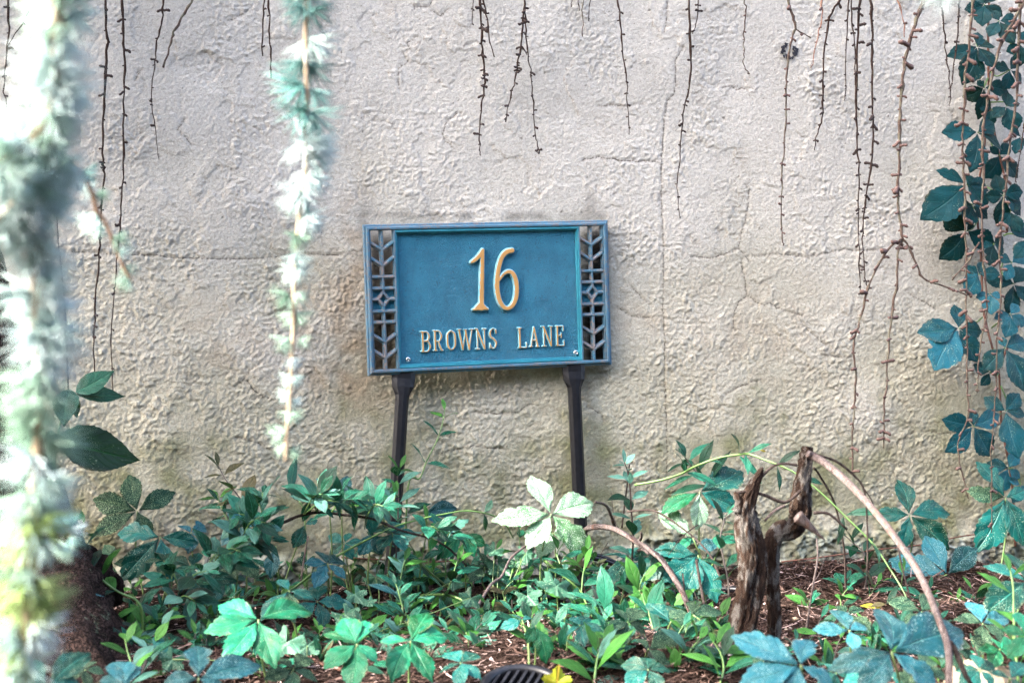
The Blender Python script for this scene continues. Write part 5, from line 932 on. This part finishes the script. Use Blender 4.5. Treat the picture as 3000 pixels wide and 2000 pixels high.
loose('dark stick lying along the soil behind the chewed leaflets', [(750,1716),(880,1700),(1000,1705),(1090,1720)], None, (.0022, .0016), 'dead_dark')
loose('reddish brown stick on the mulch at the bottom beside the middle creeper', [(860,1930),(930,1955),(1000,1975)], None, (.0035, .0025), 'stem_red')
loose('pale broken stick on the mulch behind the lobed leaf', [(1545,1740),(1580,1775),(1620,1800)], None, (.0022, .0018), 'dead')
R_ = random.Random(8)
for i in range(46):
    x, y = R_.uniform(450, 2950), R_.uniform(1720, 1995); a_ = R_.uniform(-.8, .8); L = R_.uniform(40, 110)
    mt_ = R_.choice(('stem_red', 'dead', 'dead_dark')); loose(near(x, y, ('short' if L < 65 else 'long')+' '+{'stem_red': 'reddish', 'dead': 'pale', 'dead_dark': 'dark'}[mt_]+' twig lying on mulch'), [(x, y), (x+math.cos(a_)*L*.5, y+math.sin(a_)*L*.16), (x+math.cos(a_+.3)*L, y+math.sin(a_+.2)*L*.3)], None, (.0014, .0009), mt_, group='thin twigs scattered on the mulch')

# ------------------------------------------------------------------ hose, drain grate, stones, fallen leaves, tar mark
def build_hose():
    org = ground(G(1420, 1712)); root = thing('garden_hose', org, 'shiny black twin irrigation hose looping over the mulch below the sign', 'hose')
    def run(px, lift=0.0, rad=.0042, twin=True):
        for s in ((-1, 1) if twin else (0,)):
            P = []
            for (x, y, *h_) in px:
                hh_ = h_[0] if h_ else .006
                g = G(x, y, hh_) if y > 1694 else W(x, y, .07); g = Vector(g); g.z = max(g.z, float(gz(g.x, g.y))+.004)+s*rad*.9*0.6; g.y += s*rad*.8; P.append(g)
            v, f, uv = tube(smoothpath(P, 8), (rad, rad), 10, org=org); obj('tube', mesh('tube', v, f, [M['hose']]), root)
    run([(1040,1750),(1067,1738),(1125,1716),(1187,1706),(1290,1702),(1420,1705),(1491,1714),(1567,1732),(1647,1748),(1710,1768),(1790,1800)])
    run([(1700,1660),(1720,1636),(1735,1630),(1762,1635),(1800,1650),(1825,1672),(1838,1700,.02),(1840,1740,.0)])
    run([(1728,1700,.03),(1737,1722,.03),(1759,1757,.03),(1803,1811),(1866,1847),(1930,1878),(1990,1892),(2070,1905),(2150,1930)])
    run([(1868,1860),(1885,1890),(1905,1930),(1930,1970)], twin=False, rad=.005)
    run([(1925,1742),(1960,1735),(2030,1722),(2120,1725),(2200,1730)], twin=False, rad=.006)
build_hose()
def build_grate():
    c = G(1535, 2022, 0.012); nr = Vector((0, -.30, .95)).normalized(); root = thing('drain_grate', c, 'round black slotted drain grate sunk in the mulch at the bottom', 'grate'); R = .052
    q = nr.to_track_quat('Z', 'Y').to_matrix().to_4x4()
    v = []; f = []; ns = 48; pr = [(R, -.03), (R, .004), (R-.003, .007), (R-.010, .007), (R-.012, .003), (R-.012, -.02)]
    for r_, h_ in pr:
        for k in range(ns): th = 2*math.pi*k/ns; v.append((r_*math.cos(th), r_*math.sin(th), h_))
    for i in range(len(pr)-1):
        for k in range(ns): f.append((i*ns+k, i*ns+(k+1) % ns, (i+1)*ns+(k+1) % ns, (i+1)*ns+k))
    o = obj('rim', mesh('rim', v, f, [M['black']]), root); o.matrix_local = q
    ri = R-.011; rotz = Matrix.Rotation(math.radians(62), 4, 'Z')
    for i in range(9):
        y = -ri+ri*2*(i+.5)/9; L = 2*math.sqrt(max(1e-6, ri*ri-y*y)); o = obj('slat', mesh('slat', *box(0, y, .001, L, .0032, .006)[:2], [M['black']], False), root); o.matrix_local = q @ rotz
    v = [(ri*math.cos(2*math.pi*k/24), ri*math.sin(2*math.pi*k/24), -.018) for k in range(24)]; o = obj('well', mesh('well', v, [tuple(range(24))], [M['tar']], False), root); o.matrix_local = q
build_grate()
def stone(name, P, sz, mat, label, group=None, seed=0, cat='stone'):
    R_ = random.Random(seed); v = []; f = []; nu, nv = 14, 9; a_ = R_.uniform(0, 3)
    for i in range(nv+1):
        th = math.pi*i/nv
        for k in range(nu):
            ph = 2*math.pi*k/nu; q = 1+.22*float(vnoise(math.cos(ph)*1.6+seed, math.sin(ph)*1.6+math.cos(th)*1.5, seed)); v.append((sz[0]*q*math.sin(th)*math.cos(ph+a_), sz[1]*q*math.sin(th)*math.sin(ph+a_), sz[2]*q*math.cos(th)))
    for i in range(nv):
        for k in range(nu): f.append((i*nu+k, i*nu+(k+1) % nu, (i+1)*nu+(k+1) % nu, (i+1)*nu+k))
    o = obj(name, mesh(name, v, f, [M[mat]]), None, label, cat, group); o.location = P; return o
g = ground(G(2880, 1990)); stone('pale_stone', g+Vector((0, 0, .012)), (.045, .05, .026), 'rock', 'pale tan stone half buried at the bottom corner under the creepers', None, 3)
R_ = random.Random(4)
for (x, y, s) in ((1120, 1832, 22), (2400, 1740, 9), (2390, 1755, 11), (2490, 1690, 7), (2460, 1715, 9), (2630, 1745, 8), (2350, 1670, 8), (2870, 1720, 12), (2980, 1800, 9), (2310, 1845, 10), (2330, 1815, 10), (2540, 1700, 6), (2885, 1725, 10), (1980, 1730, 8), (2430, 1790, 9)):
    s_ = s*.00056; gp = ground(G(x, y)); mt_ = R_.choice(('rock', 'pebble', 'pebble')); stone('pebble', gp+Vector((0, 0, s_*.25)), (s_, s_*.9, s_*.6), mt_, near(x, y, ('large ' if s > 11 else 'small ')+('tan' if mt_ == 'rock' else 'grey')+' pebble'), 'pebbles on the mulch', R_.randint(1, 99), 'pebble')
def fallen(label, px, sz, mat, h_=.01, group=None, kind='ell'):
    P = G(*px, h_) if px[1] > 1700 else W(*px, .12); T = P+Vector((RL.uniform(-1, 1), RL.uniform(-.4, .2), RL.uniform(-.1, .5))).normalized()*sz
    o = obj('fallen_leaf', RL.choice(leaves(kind, mat)), None, label, 'leaf', group); o.matrix_world = frame(P, T, UPN+rv(.3))
o = obj('yellow_lobed_leaf', leaves('lobed', 'yellow')[1], None, 'yellow lobed leaf with orange edge beside the drain grate', 'leaf'); P = G(1632, 2000, .03); o.matrix_world = frame(P, P+Vector((.1, .15, .9)).normalized()*.034, V3((0, -1, .3)))
fallen('yellow leaf caught on the arching shoot by the tree root', (345, 1700), .024, 'yellow'); fallen('small yellow petal scrap at the bottom under pale sprig', (420, 1918), .012, 'yellow', .03)
fallen('tiny yellow leaf tip above the arched runner', (2226, 1318), .012, 'yellow'); fallen('small yellow leaf on the glossy shrub by the stake', (1034, 1520), .018, 'yellow')
fallen('red brown leaf lying on the mulch below the cable', (1305, 1832), .02, 'olive'); fallen('dull brown dead leaf under the glossy shrub', (735, 1712), .04, 'olive', .02)
fallen('yellow leaf on a stalk beneath the vine', (2848, 1680), .018, 'yellow', .05); fallen('orange flecked leaf on the mulch behind the small chewed creeper', (2520, 1772), .03, 'yellow'); fallen('olive leaf lying beside the chewed creeper leaflet', (2548, 1775), .028, 'olive')
def tarmark():
    R_ = random.Random(9); c = W(2310, 152, .0); v = []; f = []
    for i in range(85):
        th = R_.uniform(0, 6.28); rr = R_.gauss(.0115, .0022); 
        if 0.9 < th < 1.9 and R_.random() < .6: continue
        x, z = math.cos(th)*rr*1.1, math.sin(th)*rr*.95; s_ = R_.uniform(.0008, .0028); b_ = len(v)
        for k in range(5): a_ = k*1.257+R_.random(); v.append((x+math.cos(a_)*s_, -.0028-.0006*R_.random(), z+math.sin(a_)*s_*1.3))
        v.append((x, -.0044, z)); 
        for k in range(5): f.append((b_+k, b_+(k+1) % 5, b_+5))
    o = obj('tar_mark', mesh('tar_mark', v, f, [M['tar']]), None, 'ring shaped black tar mark stuck on the upper wall', 'mark'); o.location = c
tarmark()

# ------------------------------------------------------------------ blue cedar branches close to the lens
def tuftmesh(name, mat, n, seed, spread=1.1, back=.15):
    R_ = random.Random(seed); v = []; f = []
    for i in range(n):
        th = R_.uniform(0, 2*math.pi); ph = R_.uniform(.15, spread); L = R_.uniform(.75, 1.1); d = Vector((math.sin(ph)*math.cos(th), math.cos(ph)+back*0, math.sin(ph)*math.sin(th))).normalized()
        u = d.cross(Vector((.3, .2, 1))).normalized(); w_ = d.cross(u); r_ = .016; b_ = len(v); bend = Vector((0, -.06, -.10))
        for k in range(3): a_ = k*2.094; v.append(d*.02+(u*math.cos(a_)+w_*math.sin(a_))*r_)
        for k in range(3): a_ = k*2.094; v.append(d*L*.6+bend*.3+(u*math.cos(a_)+w_*math.sin(a_))*r_*.95)
        v.append(d*L+bend*.8)
        for k in range(3): f += [(b_+k, b_+(k+1) % 3, b_+3+(k+1) % 3, b_+3+k), (b_+3+k, b_+3+(k+1) % 3, b_+6)]
    return mesh(name, v, f, [mat])
TUFT = {m: [tuftmesh('needle_tuft', M[m], 40, s) for s in (1, 2, 3)] for m in ('needle', 'needle_green', 'needle_lime', 'needle_teal')}
def cedar(label, paths, z, r, tuftspec, seed):
    """tuftspec: function(px, py, R) -> (material, needle length m, density) along each path"""
    R_ = random.Random(seed); org = Dp(*paths[0][0][0], z); root = thing('cedar_branch', org, label, 'branch', 'blue cedar branches hanging near the lens')
    for (pl, dz, rr, stepm, mt, n) in paths:
        P = [Dp(x, y, z+dz[0]+(dz[1]-dz[0])*i/(len(pl)-1)) for i, (x, y) in enumerate(pl)]
        v, f, uv = tube(smoothpath(P, 6), rr, 8, rough=.25, seed=seed, org=org); st = obj(n, mesh(n, v, f, [M[mt]]), root)
        Q = smoothpath(P, 14); acc = 0; px_ = smoothpath([Vector((x, y, 0)) for x, y in pl], 14); nxt = 0
        for i in range(1, len(Q)):
            acc += (Q[i]-Q[i-1]).length
            if acc < nxt: continue
            acc = 0; nxt = stepm*R_.uniform(.6, 1.4); tg = (Q[i]-Q[i-1]).normalized(); ts = tuftspec(px_[i].x, px_[i].y, R_)
            if ts is None: continue
            m_, L, k = ts
            for q in range(k):
                a_ = R_.uniform(0, 6.28); u = tg.cross(Vector((0, 1, 0))).normalized(); w_ = tg.cross(u); d = (u*math.cos(a_)+w_*math.sin(a_)*.7+tg*R_.uniform(.1, .9)+Vector((0, 0, -.25))).normalized()
                B = Q[i]+d*R_.uniform(.0, .006); putleaf('needle_tuft', R_.choice(TUFT[m_]), B, B+d*L*R_.uniform(.8, 1.15), rv(1)+Vector((0, -.3, 0)), st, org)
def ts1(x, y, R_):
    if y > 1450: m = R_.choice(('needle', 'needle_lime', 'needle_lime', 'needle_lime', 'needle_green'))
    elif y > 1050: m = R_.choice(('needle', 'needle', 'needle_green'))
    else: m = R_.choice(('needle', 'needle', 'needle', 'needle', 'needle', 'needle_green'))
    return m, .027, 2
def ts1b(x, y, R_): return R_.choice(('needle_teal', 'needle_green', 'needle')), .016, 1
def ts2(x, y, R_):
    if y < 640: return R_.choice(('needle', 'needle', 'needle_green', 'needle_teal')), .030*(1.0 if y < 480 else .85), 2
    return R_.choice(('needle_green', 'needle_green', 'needle')), .018*(1.0-.25*(y > 1000)), 2
cedar('thick frosty blue cedar branch hanging blurred beside the tree trunk', [
    ([(170,-120),(168,60),(163,200),(150,330),(132,450),(118,600),(110,700),(108,900),(115,1000),(120,1100),(115,1250),(105,1400),(95,1600),(80,1800),(68,2000),(60,2120)], (0, 0), (.0044, .0034), .0062, 'cedar_stem', 'stem'),
    ([(150,330),(90,410),(40,450),(-30,480)], (0, -.03), (.0022, .0015), .007, 'cedar_stem', 'side_stem'), ([(140,440),(70,540),(20,620),(-30,660)], (0, -.02), (.002, .0014), .0075, 'cedar_stem', 'side_stem'),
    ], .80, .004, ts1, 1)
cedar('thin drooping side shoot with brown stem beside the thick cedar branch', [([(150,420),(175,447),(230,495),(268,560),(285,620),(308,650),(345,740),(385,830)], (0, .06), (.0022, .0011), .011, 'cedar_stem_dark', 'stem')], 1.0, .002, ts1b, 3)
cedar('small teal cedar shoot low beside the thick cedar branch', [([(150,1480),(180,1520),(205,1565),(215,1610)], (0, .03), (.0016, .0008), .008, 'cedar_stem_dark', 'stem')], 1.0, .002, ts1b, 4)
cedar('thin tapering cedar branch with feathery blue tufts hanging beside the sign', [([(905,-121),(900,0),(895,100),(896,200),(900,290),(890,380),(898,470),(882,590),(871,700),(862,830),(860,950),(852,1100),(846,1200),(838,1300),(836,1350)], (0, 0), (.0021, .0012), .0150, 'cedar_stem', 'stem')], 1.12, .003, ts2, 2)
cedar('tip of a pale cedar shoot dipping in above the vine', [([(2765,-160),(2762,-90),(2760,-40)], (0, 0), (.002, .001), .008, 'cedar_stem', 'stem')], .80, .002, ts1, 5)
